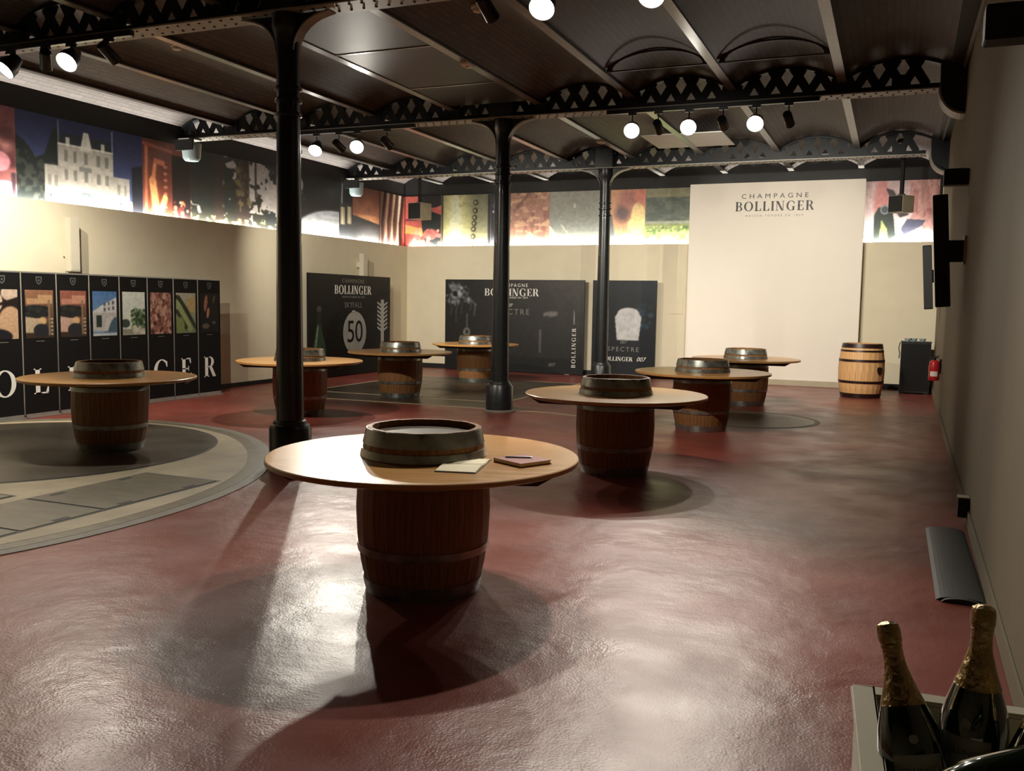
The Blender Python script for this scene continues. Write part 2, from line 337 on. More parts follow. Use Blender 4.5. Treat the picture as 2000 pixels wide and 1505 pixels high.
# LED tapes lying in the troughs
M['tape'] = mat('led_tape', (1, .95, .86, 1), .5, emis=LED+(1,), es=5.)
tag(MB().box(-10.28, 5.2, 2.58, -10.25, 18.1, 2.595).obj('led_tape', M['tape']), 'glowing led tape in the cove above the left wall', 'light')
tag(MB().box(-10.2, 18.32, 2.58, .5, 18.35, 2.595).obj('led_tape', M['tape']), 'glowing led tape in the cove above the back wall', 'light')
# skirtings
st(MB().box(XL, YF, 0, XL+.03, YB, .07).obj('baseboard_left', M['black']))
st(MB().box(XL+.03, YB-.03, 0, XR(YB), YB, .1).obj('baseboard_back', M['black']))
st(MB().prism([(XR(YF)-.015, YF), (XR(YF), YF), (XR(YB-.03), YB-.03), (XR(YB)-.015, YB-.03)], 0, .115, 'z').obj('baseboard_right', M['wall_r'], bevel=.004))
# ceiling: brick jack arches between steel joists
RIBX = [-.67-1.252*k for k in range(8)]      # -.67 ... -9.43
ZR = 4.10; RISE = .21
ceil = bpy.data.objects.new('ceiling', None); COL.objects.link(ceil); st(ceil)
def arch_z(u, half): # segmental arch, u from centre
    R = (half**2+RISE**2)/(2*RISE); return ZR+RISE-R+math.sqrt(max(R*R-u*u, 0))
def vault(x0, x1, y0=YF-.2, y1=18.46, n=14):
    mb = MB(); c = (x0+x1)/2; h = (x1-x0)/2; r = RISE*min(1, h/.6)
    R = (h*h+r*r)/(2*r)
    for k in range(n):
        u0 = -h+2*h*k/n; u1 = -h+2*h*(k+1)/n
        z0 = ZR+r-R+math.sqrt(R*R-u0*u0); z1 = ZR+r-R+math.sqrt(R*R-u1*u1)
        mb.quad((c+u0, y0, z0), (c+u1, y0, z1), (c+u1, y1, z1), (c+u0, y1, z0))
    return mb.obj('vault', M['brick'], ceil, smooth=True)
edges = [1.0]+[.582]*0+RIBX+[-10.40]
xs = [.60]+RIBX+[-10.40]
for a, b in zip(xs[:-1], xs[1:]): vault(b, a)
MB().box(-11.2, YF-.4, 4.6, 1.2, 18.9, 4.7).obj('upper_slab', M['brick'], ceil)
for x in RIBX:
    MB().box(x-.05, YF, ZR-.02, x+.05, 18.44, ZR-.005).box(x-.008, YF, ZR-.005, x+.008, 18.44, ZR+.12).obj('joist', M['rib'], ceil)
st(MB().prism([(XR(YF)-.16, YF), (XR(YF)+.02, YF), (XR(18.4)+.02, 18.4), (XR(18.4)-.16, 18.4)], 4.12, 4.34, 'z').obj('trim_3', M['black']))
# dull grey arched bands and straight bars under two bays, flat boards under one bay
for i, xa in enumerate((RIBX[1], RIBX[0])):
    c = xa-1.252/2 if i == 0 else xa-1.252/2
    y = 10.2; mb = MB(); h = .57; n = 16
    for k in range(n):
        a, b = PI*k/n, PI*(k+1)/n
        P = lambda t, r: (c+h*r*math.cos(t), ZR+.0+(RISE-.01)*r*math.sin(t)*1.0)
        mb.prism([P(a, 1), P(b, 1), P(b, .9), P(a, .9)], y-.04, y+.0, 'y')
    mb.box(c-h, y-.03, ZR-.005, c+h, y-.01, ZR+.01)
    mb.obj('arched_band_and_bar', M['arch_band'], ceil)
for (ya, yb_) in ((6.95, 8.5), (8.53, 10.12), (10.15, 11.2)):
    MB().box(RIBX[4]+.055, ya, ZR-.012, RIBX[3]-.055, yb_, ZR+.004).obj('flat_ceiling_piece', M['board'], ceil)
for ya in (8.5, 10.12):
    MB().box(RIBX[4]+.055, ya, ZR-.018, RIBX[3]-.055, ya+.03, ZR+.0).obj('cover_strip', M['rib'], ceil)
MB().box(-3.75, 14.1, ZR-.01, -2.5, 15.3, ZR+.004).obj('flat_ceiling_piece', M['patch'], ceil)['label'] = 'flat white quad'  # thin flat white quadrilateral set level with the joists

# ------------------------------------------------------------------ girders
def girder(y, label):
    t = thing('lattice_girder', label, 'beam', (0, y, 0), group=None)
    x0, x1 = -10.36, .36; z0 = 3.92
    MB().box(x0, -.13, z0, x1, .13, z0+.014).obj('bottom_flange', M['flange'], t)
    MB().box(x0, -.012, z0+.014, x1, .012, z0+.085).box(x0, -.07, z0+.014, x1, -.012, z0+.026).box(x0, .012, z0+.014, x1, .07, z0+.026).obj('bottom_chord', M['girder'], t)
    web = MB(); P = .252; bx = [.6]+RIBX+[-10.4]
    def top(x):
        for a, b in zip(bx[:-1], bx[1:]):
            if b <= x <= a:
                h = (a-b)/2; r = RISE*min(1, h/.6); R = (h*h+r*r)/(2*r); u = x-(a+b)/2; return ZR+r-R+math.sqrt(max(R*R-u*u, 0))
        return ZR
    k = 0; x = x0
    while x < x1+.3:                       # crossing diagonal bars, clipped to the arch above
        for s in (-1, 1):
            zb = z0+.07; L = 0; step = .02
            while L < .55 and zb+L < top(x+s*L*.62)-.004: L += step
            a = Vector((x, s*.008, zb)); b = Vector((x+s*L*.62, s*.008, zb+L))
            if x0 < b.x < x1 and L > .03 and a.x < x1:
                d = (b-a).normalized(); q = Vector((d.z, 0, -d.x))*.05
                i = len(web.v); web.v += [tuple(p+Vector((0, o, 0))) for o in (-.005, .005) for p in (a-q, a+q, b+q, b-q)]
                web.f += [tuple(i+j for j in f) for f in ((0, 1, 2, 3), (7, 6, 5, 4), (0, 4, 5, 1), (1, 5, 6, 2), (2, 6, 7, 3), (3, 7, 4, 0))]
        x += P
    web.obj('lattice_web', M['girder'], t)['kind'] = 'stuff'
    # solid haunch plates where the arches spring and a curved flange under each vault
    hp = MB()
    for xr in RIBX: hp.box(xr-.12, -.016, z0+.08, xr+.12, .016, ZR+.03)
    hp.box(x1-.5, -.016, z0+.08, x1-.3, .016, ZR+.02)
    hp.obj('haunch_plate', M['girder'], t)['kind'] = 'stuff'
    tc = MB()
    for a, b in zip(bx[:-1], bx[1:]):
        n = 14
        for j in range(n):
            u0 = b+.01+(a-b-.02)*j/n; u1 = b+.01+(a-b-.02)*(j+1)/n
            z_0, z_1 = top(u0)-.005, top(u1)-.005
            tc.prism([(u0, z_0-.03), (u1, z_1-.03), (u1, z_1), (u0, z_0)], -.05, .05, 'y')
    tc.obj('arched_top_plate', M['girder'], t)
    rv = MB(); x = x0+.1
    while x < x1-.05:
        for dy in (-.075, .055): rv.lathe([(.014, 0), (.011, -.008), (0, -.01)], 6, (x+(.06 if dy > 0 else 0), dy, z0))
        x += .12
    rv.obj('rivets', M['black'], t)['kind'] = 'stuff'
    return t
girder(G1, 'dark riveted lattice girder crossing the ceiling nearest the camera')
girder(G2, 'middle lattice girder crossing the ceiling, over the second column')
girder(G3, 'farthest lattice girder, in front of the back wall')
# wall consoles carrying the girders
for y, lb in ((G2, 'black rounded wall console carrying the middle girder'), (G3, 'black rounded wall console carrying the farthest girder')):
    t = thing('wall_console', lb, 'bracket', (0, y, 0))
    xr = XR(y)-.002; P = [(xr, 3.62)]+[(xr-.26*math.sin(a)-.0, 3.92-.28*math.cos(a)) for a in [PI/2*k/10 for k in range(11)]]+[(xr-.27, 4.2), (xr, 4.2)]
    MB().prism(P, -.16, .16, 'y').obj('console_body', M['iron'], t, bevel=.006)
    e = MB()
    for k in range(10):
        a, b = PI/2*k/10, PI/2*(k+1)/10
        q = lambda t_, r: (xr-.26*r*math.sin(t_), 3.92-.28*r*math.cos(t_))
        e.prism([q(a, 1.0), q(b, 1.0), q(b, 1.08), q(a, 1.08)], -.17, .17, 'y')
    e.obj('curved_lit_edge', M['flange'], t)  # pale colour puts the lit look into the console's curved edge

# ------------------------------------------------------------------ columns
def column(y, label):
    t = thing('cast_iron_column', label, 'column', (-4.925, y, 0))
    MB().lathe([(.0, .002), (.22, .002), (.22, .02), (.2, .03), (0, .03)], 28).obj('floor_collar', M['concg'], t)
    MB().lathe([(0, .03), (.186, .03), (.186, .345), (.176, .36), (.17, .375), (.15, .385), (.145, .41), (.128, .42), (0, .42)], 32).obj('base', M['iron'], t, smooth=True)
    sh_ = MB().lathe([(.122, .42), (.1, 3.2)], 32, flute=.035).obj('shaft', M['iron'], t, smooth=True)
    for z in (3.08, 3.2, 3.3):
        MB().lathe([(.1, -.02), (.118, -.01), (.118, .01), (.1, .02)], 28, (0, 0, z)).obj('collar', M['iron'], sh_, smooth=True)
    MB().lathe([(.1, 3.2), (.1, 3.62), (.108, 3.7), (.125, 3.78), (.135, 3.8), (.135, 3.915), (0, 3.915)], 28).obj('capital', M['iron'], t, smooth=True)
    for s in (-1, 1):
        P = [(s*.09, 3.915), (s*.45, 3.915)]+[(s*(.45-.36*math.sin(a)), 3.905-.28*(1-math.cos(a))) for a in [PI/2*k/8 for k in range(1, 9)]]
        gs_ = MB().prism(P, -.02, .02, 'y').obj('gusset', M['iron'], t)
        f = MB(); Q = P[1:]
        for a, b in zip(Q[:-1], Q[1:]): f.prism([a, b, (b[0], b[1]-.015), (a[0], a[1]-.015)], -.055, .055, 'y')
        o = f.obj('gusset_flange', M['flange'], gs_)
    MB().box(-.16, -.15, 3.935, .16, .15, 4.25).obj('head_block', M['iron'], t)
    return t
column(G1, 'nearest black cast iron column, behind the front barrel table')
column(G2, 'middle black cast iron column, standing clear on the red floor')
column(G3, 'farthest black cast iron column, in front of the black posters')

# ------------------------------------------------------------------ floor features
def outline(A, n=120):
    A = sorted(A); an = np.array([a for a, r in A]); rr = np.array([r for a, r in A])
    an = np.r_[an[-1]-360, an, an[0]+360]; rr = np.r_[rr[-1], rr, rr[0]]
    t = np.linspace(-180, 180, n, endpoint=False); r = np.interp(t, an, rr); k = np.ones(9)/9; r = np.convolve(np.r_[r[-4:], r, r[:4]], k, 'valid')
    return [(-7.9+b*math.cos(math.radians(a)), 5.0+b*math.sin(math.radians(a))) for a, b in zip(t, r)]
OUT = outline([(-90, 3.5), (-60, 3.6), (-23.6, 3.56), (-11.7, 3.42), (-3.2, 3.37), (9.7, 3.32), (23, 3.27), (45.1, 3.22), (63.8, 3.36), (83.4, 3.45), (97.3, 3.45), (111.6, 3.35), (125.3, 3.15), (150, 2.2), (180, 2.18), (-150, 2.4), (-120, 3.0)])
def shrink(P, d):
    c = Vector((-7.9, 5.0)); return [tuple(Vector(p)-(Vector(p)-c).normalized()*d) for p in P]
def clipx(P): return [(max(p[0], XL+.04), p[1]) for p in P]
pit = bpy.data.objects.new('floor', None); COL.objects.link(pit); st(pit)
MB().prism(clipx(OUT), .0005, .006, 'z').obj('cement_edge_band', M['concg'], pit)
MB().prism(clipx(shrink(OUT, .1)), .002, .0075, 'z').obj('dark_joint', M['plate'], pit)
MB().prism(clipx(shrink(OUT, .22)), .003, .009, 'z').obj('concrete_surround', M['concrete'], pit)
DC = (-7.81, 6.26)
mb = MB().lathe([(1.87, .009), (1.87, .0105), (1.83, .0105)], 96, DC+(0,)); mb.obj('disc_gap', M['black'], pit)
MB().lathe([(0, .0125), (1.835, .0125), (1.835, .009)], 96, DC+(0,)).obj('turntable_disc', M['disc'], pit)
def plate(x0, y0, x1, y1, m='plate', z=.012):
    MB().box(x0+.008, y0+.01, .009, x1-.008, y1-.01, z+.002).obj('floor_plate', M[m], pit)
def gap(x0, y0, x1, y1): MB().box(x0, y0, .0085, x1, y1, .0102).obj('plate_frame', M['black'], pit)
gap(-5.78, 2.9, -4.98, 5.86)
for a, b in ((2.92, 4.01), (4.02, 4.68), (4.695, 5.84)): plate(-5.765, a, -5.0, b)
gap(-6.75, 3.6, -5.92, 4.74); plate(-6.73, 3.62, -5.93, 4.15); plate(-6.73, 4.16, -5.93, 4.72)
lift = MB()
for y in (3.3, 3.75, 4.3, 4.85, 5.5):
    for x in (-5.72, -5.06): lift.box(x, y, .014, x+.035, y+.12, .016)
lift.obj('lifting_slots', M['black'], pit)['kind'] = 'stuff'
# rear inset: dark glossy slabs in pale strips
ins = bpy.data.objects.new('floor', None); COL.objects.link(ins); st(ins)
MB().box(-8.78, 12.4, .0005, -5.25, 16.1, .004).obj('pale_border', M['concrete'], ins)
for a, b in ((-8.7, -7.6), (-7.58, -6.48), (-6.46, -5.32)):
    for c, d in ((12.5, 13.7), (13.72, 14.9), (14.92, 16.02)): MB().box(a, c, .003, b, d, .007).obj('dark_slab', M['dtile'], ins)
for pts in ([(-7.9, 11.62), (-4.3, 11.66), (-2.9, 11.2), (-2.9, 11.14), (-4.3, 11.58), (-7.9, 11.56)],):
    MB().prism(pts, .0008, .004, 'z').obj('pale_strip', M['concrete'], ins)
MB().prism([(-7.9, 11.64), (-4.6, 11.68), (-5.3, 12.39), (-8.7, 12.39)], .0006, .003, 'z').obj('brown_slab', M['dtile'], ins)
mh = bpy.data.objects.new('floor', None); COL.objects.link(mh); st(mh)
MB().lathe([(.9, .0006), (.88, .004), (.83, .004)], 64, (-1.69, 12.31, 0)).obj('cover_rim', M['concg'], mh)
MB().lathe([(0, .003), (.83, .003), (.83, .0006)], 64, (-1.69, 12.31, 0)).obj('round_cover', M['cover_g'], mh)

# ------------------------------------------------------------------ barrels
def prof(H, rb, rh): return lambda z: rb-(rb-rh)*((z-H/2)/(H/2))**2
NST = 24
def make_barrel(H, rb, rh, wood, hoop, hoops, t, seed=0, heads=True, rot=0):
    p = prof(H, rb, rh); nz = 6; meshes = []
    for v in range(2):
        a = 2*PI/NST*(.5-.008); mb = MB()
        R = []
        for k in range(nz+1):
            z = H*k/nz; r = p(z)
            for (aa, rr) in ((-a, r), (a, r), (a, r-.024), (-a, r-.024)): R.append((rr*math.cos(aa), rr*math.sin(aa), z+(.001 if v else 0)))
        mb.v = R
        for k in range(nz):
            for j in range(4): q = k*4; mb.f.append((q+j, q+(j+1) % 4, q+4+(j+1) % 4, q+4+j))
        mb.f += [(3, 2, 1, 0), tuple(nz*4+j for j in range(4))]
        meshes.append(mb.mesh('stave', M[wood]))
    for k in range(NST):
        o = link('stave', meshes[(k*7+seed) % 2], t); o.rotation_euler = (0, 0, 2*PI*k/NST+rot)
    for z0, z1 in hoops:
        zz = [z0+(z1-z0)*j/3 for j in range(4)]
        MB().lathe([(p(zz[0])-.002, zz[0])]+[(p(z)+.004, z) for z in zz]+[(p(zz[3])-.002, zz[3])], 48).obj('hoop', M[hoop], t, smooth=True)
    if heads:
        zi = H-.035; r = rh-.024; n = 6
        for k in range(n):
            y0, y1 = -r+2*r*k/n+.0012, -r+2*r*(k+1)/n-.0012
            pts = []
            m_ = 5
            for j in range(m_+1):
                y = y0+(y1-y0)*j/m_; pts.append((math.sqrt(max(r*r-y*y, 0)), y))
            for j in range(m_, -1, -1):
                y = y0+(y1-y0)*j/m_; pts.append((-math.sqrt(max(r*r-y*y, 0)), y))
            if k in (0, n-1): pts = [q for i, q in enumerate(pts) if not (abs(q[0]) < 1e-4 and i > m_)]
            MB().prism(pts, zi-.02, zi, 'z').obj('head_plank', M['head'], t)
    return t
TH = [(.0, .075), (.215, .255), (.575, .615), (.705, .745), (.772, .848)]
def make_table():
    t = thing('barrel_table', 'x', 'table', group='barrel tables with round oak tops')
    make_barrel(.85, .35, .293, 'oak', 'galv', TH, t)
    MB().lathe([(.30, .672), (.79, .672), (.805, .678), (.805, .698), (.8, .702), (.30, .702)], 96).obj('tabletop', M['table'], t, smooth=True)
    for y in (-.36, .36):
        MB().prism([(-.68, .672), (.68, .672), (.6, .625), (-.6, .625)], y-.03, y+.03, 'y').obj('batten', M['bat'], t)
    MB().lathe([(.31, .64), (.335, .64), (.335, .672), (.31, .672)], 48).obj('support_collar', M['bat'], t)
    return t
tb0 = make_table(); remember(tb0)
TABLES = [
 ((-2.22, 4.17), 'nearest barrel table, the one with two notebooks on its round oak top', .35),
 ((-2.24, 7.82), 'second barrel table from the front, just right of and behind the one with notebooks', .1),
 ((-2.08, 11.0), 'barrel table beside the round grey floor cover, third in the right-hand row', .2),
 ((-2.03, 14.14), 'farthest barrel table of the right-hand row, in front of the white screen wall', .05),
 ((-7.0, 6.66), 'barrel table standing alone on the dark round turntable at the left', .15),
 ((-7.06, 9.84), 'barrel table half hidden behind the nearest iron column', .3),
 ((-7.03, 12.4), 'barrel table at the edge of the dark floor inset, below the board numbered 50', .1),
 ((-7.17, 15.49), 'farthest barrel table at the left, partly behind the middle column', .25)]
for i, ((x, y), lb, rz) in enumerate(TABLES):
    t = tb0 if i == 0 else copy_tree(tb0)
    t.location = (x, y, 0.002 if i in (4,) else 0); t.rotation_euler = (0, 0, rz); t['label'] = lb
    if i == 4: t.location.z = .0126
    if i == 6: t.location.z = .004
    if i == 7: t.location.z = .007
lb = thing('oak_barrel', 'pale new oak barrel with dark hoops standing alone by the white screen wall', 'barrel', (-.44, 16.4, 0), .2)
make_barrel(.9, .368, .31, 'oak2', 'hoopd', [(.0, .075), (.245, .285), (.6, .64), (.765, .795), (.83, .9)], lb)
P = [(-.05, .06), (.05, .06), (.055, 0), (.03, -.05), (0, -.075), (-.03, -.05), (-.055, 0)]
MB().prism(P, -.374, -.366, 'y', Matrix.Rotation(math.radians(40), 4, 'Z') @ Matrix.Translation((0, 0, .46))).obj('shield_brand', M['hoopd'], lb)

# ------------------------------------------------------------------ notebooks on the front table
def quadbox(mb, P, z0, z1): return mb.prism(P, z0, z1, 'z')
ZT = .7025
nb = thing('open_notebook', 'open notebook with blank cream pages lying on the front table', 'notebook', (-1.888, 3.957, ZT), math.radians(103))
MB().box(-.19, -.1, 0, .19, .1, .003).obj('cover', M['black'], nb)
for s in (-1, 1):
    mb = MB(); n = 6
    for k in range(n):
        u0, u1 = .003+.18*k/n, .003+.18*(k+1)/n; h = lambda u: .006+.006*math.sin(PI*min(u/.185, 1)**.6)
        mb.prism([(s*u0, .003), (s*u1, .003), (s*u1, h(u1)), (s*u0, h(u0))], -.096, .096, 'y')
    mb.obj('page_block', M['paper'], nb, smooth=True)
rb = thing('closed_notebook', 'closed dusty red notebook lying beside the open one on the front table', 'notebook', (-1.665, 4.17, ZT), math.radians(-28))
MB().box(-.105, -.1, 0, .105, .1, .003).box(-.105, -.1, .017, .105, .1, .02).box(-.106, -.1, 0, -.102, .1, .02).obj('cover', M['cover'], rb)
MB().box(-.102, -.096, .003, .1, .096, .017).obj('page_block', M['paper'], rb)
pn = MB().cyl((-.09, -.02, 0), (.03, .02, 0), .004, 8).cyl((.03, .02, 0), (.042, .024, 0), .004, 8, .001).obj('pen', M['blackg']); pn.location = (-1.665, 4.18, ZT+.0245)
tag(pn, 'thin black pen lying across the closed red notebook', 'pen')

# ------------------------------------------------------------------ banners on the left
LET = 'BOLLINGER'
BX = -9.6
def shield(cy_, cz, s, x, m, parent):
    P = [(-.5, .55), (.5, .55), (.5, 0), (.36, -.35), (0, -.62), (-.36, -.35), (-.5, 0)]; Q = [(u*.68, v*.68) for u, v in P]; mb = MB()
    for i in range(7):
        j = (i+1) % 7; mb.prism([(cy_+P[i][0]*s, cz+P[i][1]*s), (cy_+P[j][0]*s, cz+P[j][1]*s), (cy_+Q[j][0]*s, cz+Q[j][1]*s), (cy_+Q[i][0]*s, cz+Q[i][1]*s)], x, x+.002, 'x')
    mb.prism([(cy_+u*.3*s, cz+v*.3*s) for u, v in P], x, x+.002, 'x')
    return mb.obj('shield_emblem', m, parent)
def pic_banner(k):
    nx, ny = 60, 84
    if k == 0: return Pic(nx, ny, (90, 70, 50))
    if k == 1:
        p = Pic(nx, ny, (38, 26, 22)); p.ell(.75, .3, .42, .36, (222, 170, 120)).ell(.2, .75, .3, .22, (236, 200, 170)).ell(.75, .93, .3, .16, (222, 190, 160)).line(0, .62, 1, .82, .03, (40, 26, 22)).ell(.15, .35, .14, .3, (232, 196, 160), rot=-.3)
        return p.ell(.3, .05, .5, .16, (34, 30, 38))
    if k in (2, 3):
        r = k == 3; p = Pic(nx, ny, (52, 40, 30)); p.grad((60, 44, 30), (170, 110, 70) if not r else (180, 96, 70)); p.rect(.45, .72, .95, .9, (214, 160, 98) if not r else (222, 148, 108)); p.rect(.05, .7, .45, .82, (206, 150, 90) if not r else (206, 130, 100))
        p.ell(.35, .55, .5, .14, (34, 36, 36)); p.blobs(60, 0, .46, .8, .64, .03, .06, [(26, 28, 30), (52, 54, 48), (40, 40, 42)], 3)
        p.poly([(0, .12), (0, .45), (.3, .42), (.72, .42), (.7, .3), (.45, .18), (.3, .12)], (204, 176, 136) if not r else (214, 166, 142)); p.ell(.6, .36, .14, .08, (232, 180, 110)); p.ell(.55, .16, .28, .14, (40, 42, 46)); p.rect(.8, .05, .88, .8, (150, 120, 80))
        for i in range(5): p.ell(.93, .08+.08*i, .05, .02, (220, 196, 170))
        return p
    if k == 4:
        p = Pic(nx, ny); p.grad((120, 160, 196), (70, 124, 186)); p.poly([(0, .55), (.35, .68), (.95, .86), (1, .86), (1, .5), (0, .42)], (216, 214, 208)); p.rect(0, .1, 1, .52, (190, 186, 178))
        for i in range(3):
            for j in range(2): p.rect(.45+.18*i, .55+.12*j+.02*i, .53+.18*i, .63+.12*j+.02*i, (90, 96, 104))
        p.rect(.14, .2, .36, .46, (44, 56, 44)); p.poly([(.9, .42), (1, .42), (1, .08), (.45, .08), (.5, .12)], (70, 100, 120)); p.poly([(.62, .44), (.84, .44), (.6, .1), (.42, .1)], (206, 200, 194)); return p.rect(0, 0, 1, .06, (210, 210, 208))
    if k == 5:
        p = Pic(nx, ny); p.grad((214, 222, 200), (226, 232, 216)); p.ell(.12, .27, .2, .1, (60, 74, 70)); p.rect(0, 0, 1, .14, (150, 150, 120)); p.blobs(90, .4, .12, 1, .58, .03, .08, [(60, 90, 50), (96, 130, 70), (44, 70, 44), (150, 170, 120)], 5); return p.blobs(14, .5, 0, 1, .2, .06, .1, [(214, 206, 184), (190, 186, 160)], 6)
    if k == 6:
        p = Pic(nx, ny, (150, 92, 70)); return p.blobs(190, 0, 0, 1, 1, .035, .075, [(196, 140, 112), (168, 96, 74), (122, 62, 48), (214, 160, 134), (86, 44, 36)], 7)
    if k == 7:
        p = Pic(nx, ny); p.grad((120, 140, 90), (196, 186, 160)); p.ell(.85, .72, .3, .2, (206, 170, 90)); p.poly([(0, .95), (.15, .95), (.6, .6), (1, .2), (1, .05), (.2, .75), (0, .85)], (44, 56, 30)); p.poly([(0, .85), (.1, .82), (.85, .1), (.7, 0), (0, .72)], (160, 176, 96)); p.poly([(0, .6), (.1, .58), (.6, .15), (.5, .05), (0, .5)], (50, 66, 30)); p.ell(.2, .2, .22, .2, (132, 150, 60)); return p
    p = Pic(nx, ny, (22, 18, 18)); p.ell(.3, .75, .09, .22, (190, 110, 70), rot=-.25).ell(.42, .5, .07, .14, (220, 140, 90), rot=-.3).ell(.75, .85, .04, .12, (120, 90, 76), rot=-.4).ell(.3, .16, .2, .07, (110, 90, 76)); return p.ell(.75, .25, .1, .04, (90, 110, 100))
PICN = ['a plain brown', 'a close-up of hands', 'a cellar worker', 'a reddish cellar', 'a white house under blue sky', 'a leafy vine', 'pink grape berries', 'a green vineyard slope', 'dark embers']
for k, ch in enumerate(LET):
    if k == 0: continue
    y0 = 7.33+.5*(k-1); yc = y0+.25
    nm = ['', 'hands', 'cellar worker in amber light', 'cellar worker in reddish light', 'white house and blue sky', 'leafy vine', 'pink berries', 'green slope', 'dark embers'][k]
    t = thing('roll_up_banner', 'black roll-up banner with letter %s below a picture of %s' % (ch, nm), 'banner', (BX, yc, 0), group='black letter banners by the left wall')
    MB().box(-.006, -.243, .05, 0, .243, 1.755).obj('printed_sheet', M['banner'], t)
    MB().box(-.012, -.246, 1.75, .004, .246, 1.768).obj('top_rail', M['alu'], t)
    MB().box(-.014, -.247, .05, .003, -.243, 1.75).obj('edge_strip', M['alu'], t)
    MB().box(-.09, -.24, 0, .05, .24, .018).box(-.05, -.235, .018, .015, .235, .05).obj('base_cassette', M['alu'], t, bevel=.004)
    print_mesh('picture', pic_banner(k), (.002, -.2, .965), (0, .4, 0), (0, 0, .585), t)
    shield(0, 1.665, .085, .001, M['inke'], t)
    serif('letter_'+ch.lower(), ch, .31, M['ink'], FACE_X(.001, 0, .44), t)
    MB().box(.001, -.06, .925, .002, .06, .932).obj('caption', M['inkg'], t)

# ------------------------------------------------------------------ posters
LOGO_TOP = 'CHAMPAGNE'
p1 = thing('display_board', 'black display board on the left wall with a large number 50 in a roundel', 'display board', (-9.85, 15.47, 0))
MB().box(-.05, -1.46, .02, 0, 1.46, 1.97).obj('panel', M['banner'], p1)
MB().box(-.2, -1.3, 0, 0, -1.2, .02).box(-.2, 1.2, 0, 0, 1.3, .02).obj('foot', M['alu'], p1)
pp = Pic(150, 100, (20, 20, 20)); pp.put(pp.fbm(3, 5)*pp.X, (90, 84, 78), .6)
pp.ell(.11, .2, .075, .2, (70, 112, 66)); pp.ell(.11, .2, .055, .17, (40, 70, 38)); pp.rect(.085, .42, .135, .62, (40, 48, 40)); pp.poly([(.04, .3), (.09, .5), (.13, .5), (.18, .3)], (52, 84, 52)); pp.line(.07, .3, .095, .5, .006, (190, 210, 190)); pp.ell(.11, .66, .03, .03, (90, 86, 80))
pp.ell(.34, .27, .15, .36, (8, 8, 9)); pp.blobs(20, .3, .4, .45, .6, .003, .007, [(90, 90, 90)], 2)
print_mesh('printed_sheet', pp, (.001, -1.46, .02), (0, 2.92, 0), (0, 0, 1.95), p1)
mb = MB().lathe([(0, 0), (.42, 0), (.42, .002), (0, .002)], 48, M=FACE_X(.003, .08, .84)); mb.obj('roundel', mat('silver_roundel', rgb(150, 148, 142), .4, var=.2, scale=3), p1, smooth=True)
text_obj('number', '50', .62, M['banner'], FACE_X(.006, .08, .84), p1, space=.95)
text_obj('text', LOGO_TOP, .11, M['inkg'], FACE_X(.004, .03, 1.85), p1, space=1.3)
serif('brand_text', 'BOLLINGER', .17, M['ink'], FACE_X(.004, .03, 1.68), p1, gap=.08)
text_obj('text', 'MAISON FONDÉE EN 1829', .06, M['inkg'], FACE_X(.004, .03, 1.54), p1, space=1.2)
text_obj('text', 'SKYFALL', .15, M['inkg'], FACE_X(.004, .03, 1.38), p1, space=1.15)
text_obj('text', '007', .07, M['ink'], FACE_X(.004, .03, 1.25), p1, shear=.3)
mb = MB()
mb.prism([(1.08, .3), (1.2, .3), (1.2, 1.5), (1.08, 1.5)], .002, .004, 'x')
for i in range(7):
    z = .82+.085*i
    for s in (-1, 1): mb.prism([(1.14, z), (1.14+s*.2, z+.09), (1.14+s*.2, z+.13), (1.14, z+.05)], .002, .0045, 'x')
mb.obj('feathered_motif', M['inkm'], p1)
# poster 2
p2 = thing('display_board', 'wide charcoal display board against the back wall behind the middle column', 'display board', (-7.48, 18.0, 0))
MB().box(-1.6, 0, .01, 1.6, .05, 1.965).obj('panel', M['poster'], p2)
MB().box(-1.3, 0, 0, -1.2, .16, .012).box(1.2, 0, 0, 1.3, .16, .012).obj('foot', M['alu'], p2)
pp = Pic(170, 104, (44, 43, 42)); pp.put((pp.X-.2)*1.3*(pp.Y-.1), (104, 98, 92), .8)
rs = random.Random(5)
for i in range(46):
    a = rs.uniform(0, 2*PI); r = rs.uniform(.02, .1); pp.line(.075+.02*math.cos(a), .84+.03*math.sin(a), .075+r*math.cos(a), .84+1.4*r*math.sin(a), .0025, (170, 176, 180), .7)
pp.blobs(60, .02, .74, .18, .94, .004, .014, [(150, 158, 164), (200, 206, 210), (110, 116, 120)], 8, .8); pp.ell(.075, .84, .018, .032, (16, 18, 20))
for x, a, b in ((.09, .76, .52), (.13, .74, .62), (.2, .78, .66), (.05, .7, .6)): pp.line(x, a, x-.01, b, .003, (120, 126, 130), .7)
pp.line(.17, .8, .235, .72, .004, (150, 156, 160)); pp.line(.225, .74, .22, .6, .003, (140, 146, 150))
pp.ell(.165, .2, .07, .22, (40, 60, 40)); pp.ell(.165, .2, .05, .2, (66, 82, 60)); pp.line(.165, .44, .165, .62, .004, (150, 150, 146)); pp.ell(.165, .42, .024, .045, (190, 190, 180)); pp.ell(.165, .42, .016, .032, (60, 66, 60))
pp.ell(.77, .635, .05, .024, (150, 142, 140)); pp.poly([(.72, .61), (.75, .66), (.82, .665), (.82, .63)], (130, 124, 122)); pp.line(.7, .22, .7, .47, .004, (150, 148, 144)); pp.put((pp.Y < .2-.05*pp.X)*1., (18, 22, 28), .5)
print_mesh('printed_sheet', pp, (-1.6, -.001, .01), (3.2, 0, 0), (0, 0, 1.955), p2)
def T2(s, x, z, size, m='ink', **k): text_obj('text', s, size, M[m], FACE_Y(x, -.003, z), p2, **k)
